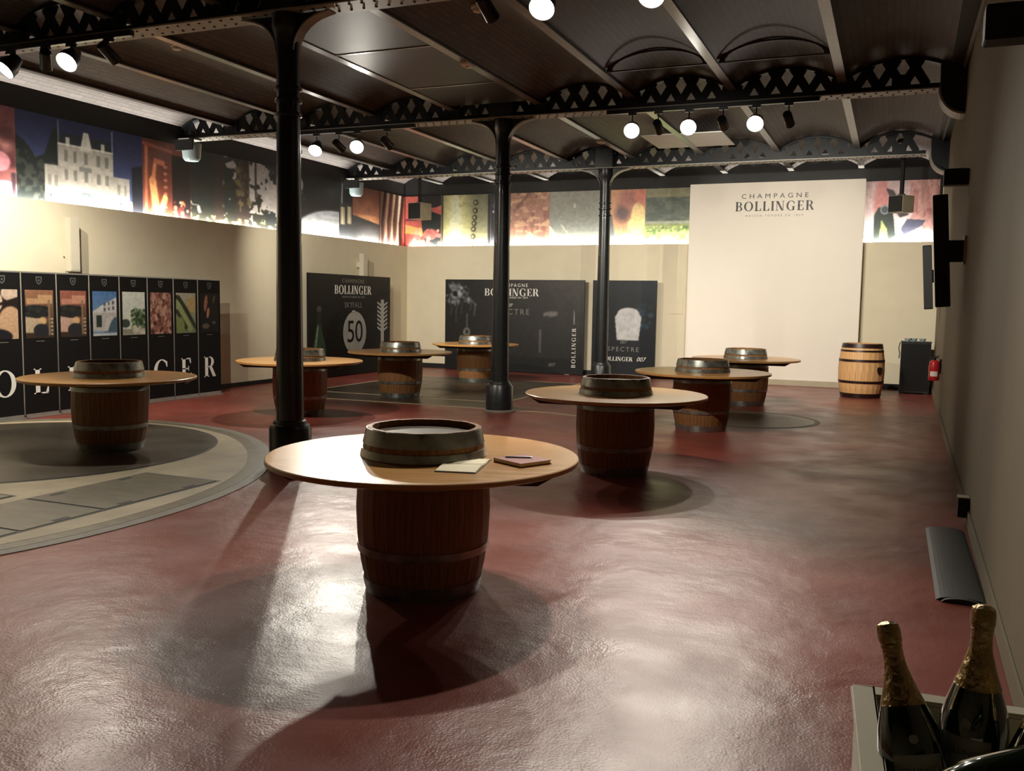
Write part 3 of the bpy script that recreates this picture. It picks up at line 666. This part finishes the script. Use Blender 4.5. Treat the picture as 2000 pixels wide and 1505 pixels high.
T2(LOGO_TOP, -.03, 1.845, .1, space=1.35); serif('brand_text', 'BOLLINGER', .16, M['ink'], FACE_Y(-.03, -.003, 1.7), p2, gap=.08); T2('MAISON FONDÉE EN 1829', -.03, 1.585, .055, space=1.2)
T2('007', -.09, 1.42, .1, shear=.35); T2('SPECTRE', -.03, 1.28, .17, 'inkg', space=1.35); T2('007', .9, .19, .1, 'inkg', shear=.35)
vm = FACE_Y(1.39, -.003, .56) @ Matrix.Rotation(PI/2, 4, 'Z')
serif('brand_text', 'BOLLINGER', .09, M['ink'], vm, p2, gap=.25)
MB().prism([(1.375, 1.05), (1.405, 1.05), (1.4, 1.3), (1.38, 1.36), (1.372, 1.2)], -.005, -.003, 'y').obj('bottle_motif', M['inkg'], p2)
# poster 3
p3 = thing('display_board', 'tall narrow blue-black display board behind the farthest column', 'display board', (-5.03, 18.0, 0))
MB().box(-.67, 0, .01, .66, .05, 1.965).obj('panel', M['posterb'], p3)
MB().box(-.5, 0, 0, -.4, .16, .012).box(.4, 0, 0, .5, .16, .012).obj('foot', M['alu'], p3)
pp = Pic(120, 180, (20, 27, 34)); pp.put(pp.fbm(3, 3)*(pp.X)*(pp.Y), (60, 84, 100), .7); pp.blobs(30, .72, .52, .95, .75, .02, .05, [(50, 90, 110), (34, 56, 70)], 9, .4)
pp.poly([(.4, .38), (.36, .62), (.44, .7), (.7, .7), (.78, .62), (.74, .38)], (226, 224, 224)); pp.ell(.57, .66, .17, .06, (226, 224, 224)); 
print_mesh('printed_sheet', pp, (-.67, -.001, .01), (1.33, 0, 0), (0, 0, 1.955), p3)
def T3(s, x, z, size, m='ink', **k): text_obj('text', s, size, M[m], FACE_Y(x, -.003, z), p3, **k)
T3('007', .0, .715, .09, 'inkg', shear=.35); T3('SPECTRE', 0, .57, .13, 'inkg', space=1.4); serif('brand_text', 'BOLLINGER', .085, M['ink'], FACE_Y(-.12, -.003, .375), p3, gap=.06); T3('007', .37, .375, .12, 'ink', shear=.35)

# ------------------------------------------------------------------ white screen wall
sw = thing('screen_wall', 'tall white screen wall with dark lettering near its top', 'screen', (-2.165, 18.0, 0))
MB().box(-1.6, 0, .1, 1.6, .12, 3.83).obj('panel', M['white'], sw, bevel=.006)
MB().box(-1.62, -.03, .0, 1.6, .1, .1).obj('plinth', M['skirt'], sw)
text_obj('text', LOGO_TOP, .125, M['inkd'], FACE_Y(0, -.003, 3.565), sw, space=1.62, sx=1.15)
serif('brand_text', 'BOLLINGER', .175, M['inkd'], FACE_Y(0, -.003, 3.38), sw, gap=.13)
text_obj('text', 'MAISON FONDÉE EN 1829', .055, M['inkg'], FACE_Y(0, -.003, 3.2), sw, space=1.75, sx=1.0)

# ------------------------------------------------------------------ frieze pictures
FZ0, FZ1 = 2.58, 3.83
def chateau():
    p = Pic(230, 140); p.grad((60, 70, 110), (34, 40, 78))
    p.put(p.fbm(4, 11)*(1-p.Y)*.8, (90, 96, 140), .5)
    p.poly([(0, .75), (.06, .7), (.14, .55), (.2, .6), (.26, .85), (.3, .9), (.3, .1), (0, .1)], (26, 32, 30)); p.put((p.fbm(14, 3) > .55)*(p.X < .3)*(p.Y < .6)*1., (58, 64, 52), .7)
    p.poly([(.3, .2), (.3, .76), (.34, .86), (.7, .86), (.74, .74), (.74, .2)], (38, 44, 50))          # roof
    p.rect(.3, .2, .74, .74, (168, 160, 144)); p.rect(.2, .2, .34, .5, (158, 150, 136)); p.rect(.7, .2, .88, .48, (160, 152, 138))
    p.poly([(.47, .7), (.5, .9), (.54, .9), (.57, .7)], (206, 200, 182)); p.rect(.36, .72, .39, .82, (200, 194, 176)); p.rect(.64, .72, .67, .82, (200, 194, 176))
    for x in (.305, .735): p.line(x, .74, x, .98, .003, (190, 186, 170))
    for j, y in enumerate((.56, .36)):
        for x in (.345, .415, .5, .6, .67): p.rect(x, y, x+.03, y+.12, (116, 112, 104))
    for x in (.22, .27, .77, .83): p.rect(x, .28, x+.025, .4, (120, 116, 106))
    p.rect(.3, .73, .74, .745, (230, 222, 204)); p.rect(.3, .51, .74, .52, (176, 168, 150)); p.rect(.46, .48, .56, .53, (120, 118, 110))
    p.rect(.2, .05, .9, .22, (226, 200, 140)); p.rect(.46, .05, .56, .2, (90, 100, 104)); p.ell(.51, .2, .05, .06, (90, 100, 104))
    for x in (.24, .8): p.ell(x, .14, .018, .07, (60, 64, 70))
    p.rect(.02, 0, .9, .07, (240, 226, 190)); p.poly([(.9, .0), (.9, .62), (1, .66), (1, 0)], (24, 26, 34)); return p
def fire():
    p = Pic(100, 140); p.grad((180, 70, 20), (110, 50, 26)); p.put(p.fbm(5, 2, ay=.3), (60, 26, 14), .8); p.rect(.6, 0, 1, .86, (34, 22, 18))
    p.line(.06, 0, .08, .9, .03, (190, 96, 50)); p.line(.3, 0, .2, .5, .07, (240, 160, 60)); p.line(.2, .5, .26, .75, .035, (220, 120, 50)); p.line(.26, .75, .42, .74, .03, (190, 90, 40)); p.line(.3, .05, .45, .32, .05, (250, 200, 70)); p.ell(.35, .04, .3, .1, (255, 220, 110)); p.line(0, .94, .6, .9, .02, (150, 70, 40))
    for i in range(7): p.ell(.46, .22+.08*i, .04, .018, (206, 120, 90), .7)
    return p.blobs(40, .62, .08, .95, .3, .02, .045, [(230, 110, 50), (200, 60, 40), (90, 30, 26), (250, 190, 150)], 4)
def trees():
    p = Pic(170, 130); p.grad((170, 162, 150), (150, 138, 132)); n = p.fbm(9, 6, 5)+.06*(p.X < .5)
    p.put(((n+.45*(1-np.abs(p.X-.22)*3.2)) > .62)*1., (30, 34, 30)); p.put(((n+.3*(p.Y < .3)) > .62)*1., (36, 36, 26)); p.put((n > .52)*(p.X > .85)*1., (30, 34, 34))
    for x, w_ in ((.3, .05), (.52, .02), (.58, .035), (.63, .02)): p.line(x, 0, x, 1, w_, (48, 36, 28))
    p.line(.73, .5, .73, 1, .012, (60, 46, 44)); p.put((p.fbm(16, 9) > .62)*(p.Y < .2)*1., (190, 196, 90), .8); return p.blobs(30, .5, .4, .66, .9, .012, .03, [(96, 80, 44), (70, 56, 40)], 2)
def moon():
    p = Pic(100, 130, (16, 18, 20)); p.rect(0, 0, .12, 1, (30, 34, 36)); p.line(.14, .05, .12, 1, .015, (130, 134, 138)); p.ell(.05, .5, .09, .12, (100, 104, 106)); p.ell(.05, .45, .08, .12, (22, 24, 28))
    p.ell(.95, .0, .74, .52, (186, 188, 190)); p.put(p.fbm(8, 4, ay=3)*((((p.X-.95)/.72)**2+(p.Y/.5)**2) < 1), (96, 98, 100), .7); p.ell(.34, .83, .06, .1, (130, 126, 122)); return p.blobs(12, .3, .62, .42, .74, .01, .02, [(60, 60, 60)], 2)
def goldtops():
    p = Pic(50, 130, (16, 18, 22)); p.rect(.12, .34, .42, .62, (166, 146, 96)); p.rect(.6, .36, .9, .64, (150, 130, 84)); p.rect(.22, .34, .28, .62, (224, 206, 160)); p.rect(.7, .36, .76, .64, (214, 196, 150)); p.grad((180, 190, 190), (10, 12, 14), .25); p.line(.2, .7, .24, .95, .05, (120, 124, 130)); return p
def glow():
    p = Pic(90, 130, (120, 64, 34)); p.ell(.55, .5, .55, .34, (176, 104, 54), soft=.9); p.ell(.55, .42, .32, .16, (214, 140, 76), soft=.6); p.ell(.55, .4, .14, .07, (150, 84, 44)); p.put(p.fbm(5, 3)*(p.Y > .55), (84, 44, 44), .6)
    p.poly([(0, 0), (0, .52), (.2, .5), (1, .42), (1, 0)], (44, 46, 48)); p.ell(.6, .2, .4, .16, (78, 78, 78), soft=.8); p.rect(.96, 0, 1, 1, (30, 22, 26)); return p
def strings():
    p = Pic(60, 130, (110, 76, 60))
    for i, (x, c) in enumerate(((.08, (40, 26, 26)), (.2, (176, 130, 100)), (.32, (70, 44, 36)), (.45, (210, 180, 140)), (.55, (90, 60, 44)), (.68, (236, 220, 190)), (.8, (60, 30, 26)), (.92, (200, 70, 50)))): p.line(x, 0, x+.05*(i % 2), .5, .05, c); p.line(x+.05*(i % 2), .5, x+.12, 1, .05, c)
    return p
def grapes():
    p = Pic(100, 130, (190, 66, 50)); p.put(p.fbm(5, 1), (224, 110, 90), .7); p.poly([(0, .34), (.5, .3), (.5, .42), (0, .5)], (240, 160, 40)); p.poly([(.4, .8), (1, .66), (1, 0), (.66, 0), (.5, .3)], (34, 42, 40)); p.ell(.75, .95, .35, .16, (40, 36, 36)); p.blobs(26, .25, .05, .95, .42, .02, .06, [(214, 92, 84), (232, 150, 120), (150, 50, 46)], 3, soft=.5); p.ell(.7, .32, .2, .1, (206, 96, 80), .7); return p.rect(.0, .56, .4, .6, (120, 40, 60))
def goldlabel():
    p = Pic(105, 130); p.grad((150, 146, 96), (120, 118, 88)); p.ell(.3, .5, .28, .9, (190, 184, 110), soft=.7); p.ell(.3, .5, .12, .7, (206, 206, 160), soft=.6); p.put((p.fbm(6, 2) > .6)*(p.X < .55)*1., (160, 150, 80), .5); p.rect(.94, 0, 1, 1, (44, 44, 48)); p.rect(0, 0, .04, 1, (60, 56, 44))
    for i, z in enumerate((.14, .27, .4, .5, .6, .72, .86)): p.ell(.64+.01*i, z, .05, .05, (60, 54, 36)); p.ell(.63+.01*i, z, .022, .025, (160, 154, 96))
    return p
def blackgrapes():
    p = Pic(60, 130, (44, 46, 54)); p.blobs(22, 0, .1, 1, 1, .1, .2, [(92, 96, 116), (60, 62, 76), (120, 124, 140), (48, 50, 60)], 3, soft=.9); p.blobs(6, .1, .4, .9, 1, .04, .07, [(190, 194, 206)], 6, soft=.8); return p.ell(.2, .08, .14, .05, (150, 180, 196))
def copper():
    p = Pic(95, 130, (168, 116, 92)); p.put((p.fbm(9, 2, ax=1.6, ay=.7) > .56)*1., (140, 90, 74), .7); p.put((p.fbm(11, 7, ax=.7, ay=1.6) > .62)*1., (216, 168, 120), .7); p.ell(.5, .2, .1, .14, (236, 176, 110), .8); p.line(.1, .7, .5, 1, .03, (120, 84, 80), .6); return p
def bubbles():
    p = Pic(130, 130); p.grad((120, 128, 118), (148, 144, 130)); p.poly([(0, .4), (.2, .18), (.26, .0), (0, 0)], (226, 190, 120)); p.line(0, .42, .3, .05, .012, (230, 224, 170)); p.line(.2, .45, .38, .2, .012, (190, 190, 166), .7); p.line(.22, .26, .36, .06, .016, (240, 240, 220)); p.ell(.42, .76, .02, .04, (190, 180, 160)); p.rect(.985, 0, 1, 1, (100, 100, 100)); return p
def face():
    p = Pic(90, 130, (206, 140, 90)); p.ell(.35, .62, .2, .14, (110, 84, 84), soft=.9); p.ell(.55, .85, .3, .14, (176, 104, 90), soft=.9); p.ell(.8, .55, .2, .24, (240, 204, 120), soft=.15); p.ell(.75, .42, .24, .14, (244, 206, 110), soft=.3); p.put((p.X < .05+(.6-p.Y)*.25)*(p.Y < .6)*1., (96, 104, 108)); p.ell(.9, .9, .2, .14, (206, 110, 84), soft=.8); return p.ell(.5, .14, .2, .12, (255, 246, 226), soft=.7)
def vineyard():
    p = Pic(110, 130); p.grad((120, 136, 60), (130, 124, 92)); p.rect(0, .45, 1, .86, (96, 102, 88)); p.put((p.fbm(8, 2, ay=2) > .5)*(p.Y > .45)*(p.Y < .86)*1., (74, 86, 78), .7); p.rect(0, .43, 1, .48, (140, 144, 120)); p.put((p.fbm(22, 4) > .5)*(p.Y < .4)*1., (160, 190, 70), .8); return p.put((p.fbm(22, 8) > .62)*(p.Y < .4)*1., (66, 96, 40), .8)
def hand():
    p = Pic(140, 130); p.grad((250, 226, 228), (206, 170, 168)); p.ell(.25, .7, .1, .36, (214, 130, 126), soft=.5); p.poly([(.6, 1), (1, 1), (1, .25), (.6, .35), (.7, .6)], (222, 158, 148)); p.put((p.fbm(8, 3, ax=2, ay=.8) > .55)*(p.X > .6)*(p.Y > .25)*1., (190, 110, 106), .7)
    p.poly([(.16, .12), (.16, .5), (.22, .62), (.4, .6), (.46, .2), (.3, .06)], (46, 56, 50)); p.poly([(.24, .12), (.26, .44), (.34, .3), (.36, .12)], (150, 168, 80)); p.ell(.3, .58, .06, .07, (140, 150, 156)); p.ell(.3, .58, .045, .05, (70, 80, 86)); p.poly([(.56, .2), (.8, .34), (.84, .42), (.6, .44), (.52, .3)], (84, 86, 110)); p.poly([(.3, .9), (.4, .86), (.62, .5), (.5, .46), (.4, .66)], (70, 60, 58)); p.line(.5, .3, .55, .02, .01, (120, 120, 130)); return p
def pinkend():
    p = Pic(60, 130, (120, 60, 60)); p.blobs(20, 0, .3, 1, .8, .1, .2, [(150, 80, 74), (196, 120, 110), (90, 44, 44)], 2, soft=.9); p.ell(.7, .45, .2, .1, (220, 130, 140)); p.ell(.2, .5, .2, .2, (60, 110, 70)); p.ell(.8, .12, .4, .14, (240, 170, 200)); return p.rect(.9, 0, 1, .35, (60, 44, 50))
LEFTP = [(7.6, 8.43, pinkend, 'a blurred pink and green plant'), (8.43, 10.55, chateau, 'a pale chateau at night'), (10.55, 11.55, fire, 'orange flames in a barrel'), (11.55, 13.75, trees, 'dark leafy trees'), (13.75, 15.75, moon, 'a silver disc on black'),
         (15.75, 16.25, goldtops, 'two gold bottle tops'), (16.25, 17.35, glow, 'an amber glow over grey'), (17.35, 18.42, strings, 'brown vertical strands')]
BACKP = [(-10.33, -9.42, grapes, 'red fruit and flames'), (-9.42, -8.2, goldlabel, 'a gold bottle label'), (-8.2, -7.74, blackgrapes, 'black grapes'), (-7.74, -6.84, copper, 'copper foil'), (-6.84, -5.5, bubbles, 'rising bubbles'), (-5.5, -4.76, face, 'an amber blur'), (-4.76, -3.6, vineyard, 'a green vineyard'), (-.62, .68, hand, 'a pink hand holding a bottle')]
def frame_panel(name, lbl, org, du, pic):
    t = thing(name, lbl, 'picture', org); d = Vector(du); n = Vector((0, 0, 1)).cross(d).normalized() # points into the wall
    th = .02
    if abs(d.x) > abs(d.y): MB().box(0, .001, 0, d.x, th, FZ1-FZ0).obj('backing_board', M['tympanum'], t)
    else: MB().box(-th, 0, 0, -.001, d.y, FZ1-FZ0).obj('backing_board', M['tympanum'], t)
    print_mesh('printed_sheet', pic, (0, 0, 0), du, (0, 0, FZ1-FZ0), t)
for a, b, f, nm in LEFTP: frame_panel('frieze_picture', 'frieze picture above the left wall showing %s' % nm, (-10.345, a, FZ0), (0, b-a, 0), f())
for a, b, f, nm in BACKP: frame_panel('frieze_picture', 'frieze picture above the back wall showing %s' % nm, (a, 18.425, FZ0), (b-a, 0, 0), f())

# ------------------------------------------------------------------ track lighting
def track(x0, x1, y, label):
    MB().box(x0, y-.15, 3.865, x1, y-.1, 3.915).obj('light_track', M['blackg'], None); o = COL.objects[-1]; tag(o, label, 'light track')
track(-8.7, -6.55, G1, 'black light track under the nearest girder at the left')
track(-3.3, -1.2, G1, 'black light track under the nearest girder, right of the nearest column')
track(-8.5, -6.2, G2, 'black light track under the middle girder, left of the middle column')
track(-3.45, -.9, G2, 'black light track under the middle girder, right of the middle column')
def spot(x, y, z, tgt, on, label, group):
    p = Vector((x, y-.125, z)); d = (Vector(tgt)-p).normalized(); q = d.to_track_quat('Z', 'Y').to_matrix().to_4x4()
    t = thing('track_spotlight', label, 'spotlight', (x, y-.125, 3.865), group=group); o = Vector((0, 0, z-3.865))
    MB().box(-.05, -.018, -.03, .05, .018, -.001).obj('track_adapter', M['blackg'], t)
    MB().cyl((0, 0, -.03), (0, 0, z-3.865+.05), .008, 8).obj('stem', M['blackg'], t)
    Mx = Matrix.Translation(o) @ q; R = .1 if on else .058
    hs = MB().lathe([(0, -.1), (.05, -.1), (.055, -.08), (R*.95, .02), (R, .1), (R-.004, .1), (R-.008, .085)], 24, M=Mx).obj('housing', M['blackg'], t, smooth=True)
    MB().lathe([(R-.008, .086), (R*.5, .092), (0, .094)], 24, M=Mx).obj('lens', M['lens_on' if on else 'lens_off'], hs, smooth=True)
GN = {G1: 'nearest', G2: 'middle'}
order = ['far left', 'second from left']
LAB_ON = ['lit spotlight at the far left of the nearest girder, above the banners', 'lit spotlight right of the far left one on the nearest girder', 'lit spotlight cut by the top edge, left of two', 'lit spotlight cut by the top edge, right of two',
          'left lit spotlight of the pair just right of the nearest column', 'right lit spotlight of the pair just right of the nearest column', 'leftmost lit spotlight of three on the right of the middle girder', 'brightest lit spotlight, centre of three on the middle girder', 'rightmost lit spotlight of three on the middle girder']
LAB_OFF = ['black spotlight head turned away, leftmost on the nearest girder', 'black spotlight head hanging between two lit lamps at the far left', 'black spotlight head hanging right of the two lit lamps at the far left', 'black spotlight head turned away at the top edge of the view',
           'black spotlight head turned away, hugging the nearest column', 'black spotlight head between the pair of lit lamps beside the nearest column', 'black spotlight head right of the pair of lit lamps beside the nearest column',
           'black spotlight head between the left and centre lit lamps on the right', 'black spotlight head between the centre and right lit lamps on the right', 'black spotlight head rightmost on the middle girder']
for (x, y, z, tg, wt, c), lbl in zip(TOWARDS, LAB_ON): spot(x, y, z, tg, True, lbl, 'lit spotlights on the girder tracks')
for (x, y, z, tg, wt, c), lbl in zip(AWAY, LAB_OFF): spot(x, y, z, tg, False, lbl, 'black spotlight heads turned away')

# ------------------------------------------------------------------ ceiling fittings
for x, y, lbl in ((-7.55, 8.245, 'round white smoke detector on the brown vault at the left'), (-3.8, 8.16, 'round cream smoke detector near the top edge, left of the bright lamps')):
    t = thing('smoke_detector', lbl, 'detector', (x, y, 4.30), group='smoke detectors')
    MB().lathe([(0, .005), (.065, .005), (.065, -.02), (0, -.02)], 24).obj('base', M['white'], t, smooth=True)
    MB().lathe([(.05, -.02), (.045, -.05), (.02, -.06), (0, -.06)], 24).obj('sensor_cap', M['white'], t, smooth=True)
for x, y, lbl in ((-4.427, 9.245, 'small white emergency light on a ceiling joist, in front of the middle column'), (-4.45, 14.274, 'small white emergency light on a ceiling joist, above the farthest column')):
    t = thing('emergency_light', lbl, 'light fitting', (x, y, 4.08), group='small emergency lights')
    MB().box(-.05, -.1, -.03, .05, .1, 0).obj('housing', M['white'], t, bevel=.008)
    MB().lathe([(.03, -.03), (.024, -.045), (0, -.05)], 16).obj('lens', M['lens_off'], t, smooth=True)
for x, y, lbl in ((-10.0, 11.2, 'frosted grey bucket floodlight at the left end of the middle girder'), (-10.05, 15.92, 'frosted grey bucket floodlight at the left end of the farthest girder')):
    t = thing('floodlight', lbl, 'floodlight', (x, y, 3.70), group='frosted floodlights')
    MB().lathe([(0, -.14), (.1, -.14), (.13, -.1), (.15, .12), (.0, .12)], 28).obj('frosted_housing', M['glassbox'], t, smooth=True)
    MB().box(-.16, -.17, .0, .16, -.14, .16).box(-.03, -.02, .12, .03, .02, .2).box(-.03, -.02, .2, .03, .2, .219).obj('yoke', M['black'], t)
# hung box loudspeakers
def boxspk(x, y, z, rz, s, label, dz, top):
    t = thing('hanging_loudspeaker', label, 'loudspeaker', (x, y, z), rz)
    MB().box(-s, -s, -s, s, s*1.1, s).obj('cabinet', M['pale_box'] if False else mat('grey_beige_cabinet', rgb(150, 142, 120), .5), t, bevel=.008)
    MB().box(-s*.94, -s-.012, -s*.94, s*.94, -s-.001, s*.94).obj('front_grille', M['black'], t)
    MB().box(-.05, -.03, s, .05, .03, s+.03).box(-.03, -.02, s+.03, .03, .02, top-z-.06).box(-.09, -.06, top-z-.06, .09, .06, top-z).obj('mounting_bracket', M['black'], t)
boxspk(.04, 16.85, 3.235, math.radians(-38), .14, 'black-fronted loudspeaker hung in front of the pink hand picture', .3, 4.305)
boxspk(-9.3, 17.2, 3.36, math.radians(-12), .17, 'black-fronted loudspeaker hung in front of the red fruit picture', .3, 4.16)
# column loudspeakers on the right wall
def colspk(y, x, z0, z1, label):
    t = thing('column_loudspeaker', label, 'loudspeaker', (x, y, 0), group='black column loudspeakers on the right wall')
    sl = Matrix.Translation((0, 0, z0)) @ Matrix.Rotation(math.radians(-4.2), 4, 'Y')
    H = z1-z0
    MB().box(-.065, -.07, 0, .065, .07, H, sl).obj('cabinet', M['blackg'], t, bevel=.006)
    MB().box(-.058, -.076, .02, .058, -.07, H-.02, sl).obj('front_grille', M['black'], t)
    xm = XR(y)-x
    MB().box(.0, -.03, z0+.42, xm-.02, .03, z0+.62).obj('wall_arm', M['black'], t)
    MB().box(xm-.02, -.06, z0+.4, xm-.001, .06, z0+.66).obj('wall_plate', M['skirt'], t)
colspk(9.5, .43, 1.515, 2.555, 'nearer and larger-looking black column loudspeaker on the right wall')
colspk(15.9, .52, 1.487, 2.49, 'farther black column loudspeaker, in front of the back wall')
for y, z, lbl in ((4.53, 2.66, 'black box wall lamp cut by the top right corner of the view'), (9.66, 2.665, 'black box wall lamp above the nearer column loudspeaker')):
    t = thing('wall_lamp', lbl, 'wall lamp', (XR(y), y, z), group='black box wall lamps')
    x0 = -.215
    MB().box(x0, 0, 0, -.001, .14, .15).obj('lamp_box', M['black'], t, bevel=.004)
    MB().box(x0+.02, .02, .15, -.02, .12, .156).obj('top_glass', M['lens_off'], t)
# cream wall column speakers on the left wall
for y0, y1, z0, z1, lbl in ((8.85, 9.0, 1.8, 2.5, 'cream column loudspeaker above the letter banners'), (16.0, 16.15, 1.95, 2.42, 'cream column loudspeaker above the board with the number 50')):
    t = thing('cream_loudspeaker', lbl, 'loudspeaker', (XL+.17, (y0+y1)/2, z0), -.1)
    MB().box(-.05, -.075, 0, .06, .075, z1-z0).obj('cabinet', M['pale_box'], t, bevel=.006)
    MB().box(.06, -.06, .02, .064, .06, z1-z0-.02).obj('front_grille', M['pale_box'], t)
    MB().box(-.16, -.02, .2, -.05, .02, .3).obj('wall_arm', M['pale_box'], t)

# ------------------------------------------------------------------ right back corner
cb = thing('equipment_cabinet', 'black equipment cabinet in the back right corner', 'cabinet', (.41, 17.62, 0))
MB().box(-.24, -.2, .02, .24, .22, .9).obj('carcass', M['black'], cb, bevel=.006)
MB().box(-.23, -.205, .05, .23, -.2, .88).obj('door', M['blackg'], cb)
MB().box(-.25, -.21, .9, .25, .22, .915).obj('top_panel', M['black'], cb)
MB().box(-.22, -.18, 0, -.16, -.12, .02).box(.16, -.18, 0, .22, -.12, .02).box(-.22, .12, 0, -.16, .18, .02).box(.16, .12, 0, .22, .18, .02).obj('feet', M['black'], cb)
for i, (x, y) in enumerate(((-.14, -.1), (-.04, -.05), (.1, -.08))):
    t = thing('glass_bowl', ['clear bowl at the left on the black cabinet', 'clear bowl in the middle on the black cabinet', 'clear bowl at the right on the black cabinet'][i], 'bowl', (.41+x, 17.62+y, .915))
    MB().lathe([(0, 0), (.03, 0), (.05, .03), (.06, .055), (.055, .055), (.045, .03), (0, .008)], 20).obj('bowl', M['glassbox'], t, smooth=True)
cbl = MB().tube([(.15, 17.45, .9), (.13, 17.43, .8), (.15, 17.42, .7), (.14, 17.43, .62)], .008).obj('cable', M['rubber']); tag(cbl, 'short dark cable hanging at the left side of the black cabinet', 'cable')
fe = thing('fire_extinguisher', 'red fire extinguisher hung on the right wall before the black cabinet', 'fire extinguisher', (XR(14)-.09, 14, .5))
MB().lathe([(0, 0), (.066, 0), (.072, .012), (.072, .23), (.06, .265), (.03, .285), (0, .285)], 24).obj('cylinder', M['red'], fe, smooth=True)
MB().cyl((0, 0, .285), (0, 0, .31), .018, 12).box(-.02, -.012, .31, .05, .012, .325).box(-.02, -.012, .335, .06, .012, .345).obj('valve', M['blackg'], fe)
MB().tube([(-.02, 0, .315), (-.07, -.02, .28), (-.085, -.03, .18), (-.083, -.03, .09)], .009).obj('hose', M['rubber'], fe)
MB().lathe([(.0728, .06), (.0728, .13)], 12, a0=PI*1.25, a1=PI*1.7).obj('instruction_label', M['white'], fe)
MB().box(.06, -.03, .1, .088, .03, .3).obj('wall_bracket', M['blackg'], fe)
# access hatch and pilaster on the back wall, left of the screen wall
st(MB().box(-4.24, YB-.02, .1, -3.8, YB, LEDGE-.002).obj('trim_4', M['wall']))
hb = MB().box(-4.13, YB-.035, 1.31, -3.87, YB-.02, 1.65).obj('access_hatch', M['wall'], bevel=.003); tag(hb, 'small cream access hatch on the back wall left of the screen wall', 'hatch')
# right wall socket, duct along the skirting
so = thing('socket_box', 'dark socket box low on the right wall', 'socket', (XR(7.0), 7.0, .06))
MB().box(-.075, -.06, 0, -.001, .06, .13).obj('housing', M['black'], so, bevel=.006)
MB().box(-.078, -.05, .132, -.005, .05, .14).obj('cap', M['skirt'], so)
dd = thing('cable_duct', 'low dark grey floor duct along the right wall with a black open end', 'duct', (.40, 5.9, 0))
P = [(-.12+.24*k/12, .002+.024*math.sin(PI*k/12)**.5) for k in range(13)]
MB().prism(P, -.8, .85, 'y').obj('cover', M['cablecover'], dd)
MB().prism([(u*.8, v*1.0) for u, v in P], -.83, -.795, 'y').obj('end_opening', M['black'], dd)

# ------------------------------------------------------------------ wine tub with bottles, close to the camera
sd = thing('serving_plinth', 'dark plinth under the white bottle tub', 'stand', (.2, 1.26, 0))
MB().box(-.19, -.28, 0, .2, .28, .715).obj('body', M['black'], sd, bevel=.01)
MB().box(-.2, -.3, .715, .21, .3, .73).obj('top_board', M['bat'], sd)
tub = thing('bottle_tub', 'white ceramic tub holding the champagne bottles at the lower right', 'tub', (.2215, 1.274, .731), .075)
X0, X1, Y0, Y1 = -.225, .20, -.33, .300
rim = .026; H = .142
mb = MB()
mb.box(X0+.012, Y0+.012, 0, X1-.012, Y1-.012, .012)
for (a, b, c, d) in ((X0, Y0, X0+rim, Y1), (X1-rim, Y0, X1, Y1), (X0+rim, Y0, X1-rim, Y0+rim), (X0+rim, Y1-rim, X1-rim, Y1)): mb.box(a, b, .0, c, d, H)
mb.obj('tub_body', M['cer'], tub)
mb = MB(); o_ = .008
for (a, b, c, d) in ((X0-o_, Y0-o_, X0+rim, Y1+o_), (X1-rim, Y0-o_, X1+o_, Y1+o_), (X0+rim, Y0-o_, X1-rim, Y0+rim), (X0+rim, Y1-rim, X1-rim, Y1+o_)): mb.box(a, b, H, c, d, H+.008)
mb.obj('rolled_rim', M['cer'], tub, bevel=.003)
BP = [(0, .004), (.03, .002), (.042, .0), (.0455, .01), (.0455, .14), (.0445, .158), (.0395, .182), (.031, .208), (.022, .234), (.0155, .258), (.0138, .27)]
def make_bottle():
    t = thing('champagne_bottle', 'x', 'bottle', group='champagne bottles in the white tub')
    MB().lathe(BP+[(.0128, .3), (.0, .3)], 40).obj('glass', M['glass'], t, smooth=True)
    MB().lathe([(.0305, .2105), (.0226, .234), (.0161, .258), (.0144, .27), (.0138, .29), (.0145, .293), (.0162, .298), (.0162, .313), (.0148, .32), (.008, .324), (0, .325)], 32).obj('foil', M['foil'], t, smooth=True)
    MB().lathe([(.0145, .288), (.0152, .291), (.0145, .294)], 24).obj('wire_ring', M['foil'], t)
    fl_ = MB().lathe([(.0459, .05), (.0456, .148)], 20, a0=-PI*.82, a1=-PI*.36).obj('front_label', M['label'], t, smooth=True)
    MB().lathe([(.0300, .2125), (.0312, .2100)], 20).obj('foil_hem', M['foil'], t)
    me_t = text_obj('label_text', 'BOLLINGER', .011, M['inkd'], Matrix.Rotation(math.radians(-17), 4, 'Z') @ FACE_Y(0, -.0465, .128), fl_, depth=.0004)
    MB().lathe([(.0, 0), (.006, 0), (.006, .001), (0, .001)], 14, M=Matrix.Rotation(math.radians(-17), 4, 'Z') @ FACE_Y(0, -.0442, .168)).obj('seal', M['inkg'], t)
    return t
b0 = make_bottle(); remember(b0)
def place_bottle(i, top, base, roll, label):
    t = b0 if i == 0 else copy_tree(b0)
    d = (Vector(top)-Vector(base)).normalized(); t.location = base
    t.rotation_euler = (d.to_track_quat('Z', 'Y') @ Matrix.Rotation(roll, 3, 'Z').to_quaternion()).to_euler(); t['label'] = label
place_bottle(0, (.139, 1.404, 1.089), (.131, 1.38, .765), PI+.3, 'upright champagne bottle with gold foil, tallest in the white tub')
place_bottle(1, (.019, 1.393, 1.029), (.090, 1.296, .727+.022), PI-.2, 'champagne bottle leaning left, leftmost in the white tub')
place_bottle(2, (.222, 1.36, 1.05), (.19, 1.26, .752), PI, 'champagne bottle at the right edge leaning right in the white tub')
place_bottle(3, (-.03, .99, .935), (.252, 1.10, 1.02), 0, 'champagne bottle lying across the others at the bottom right corner')
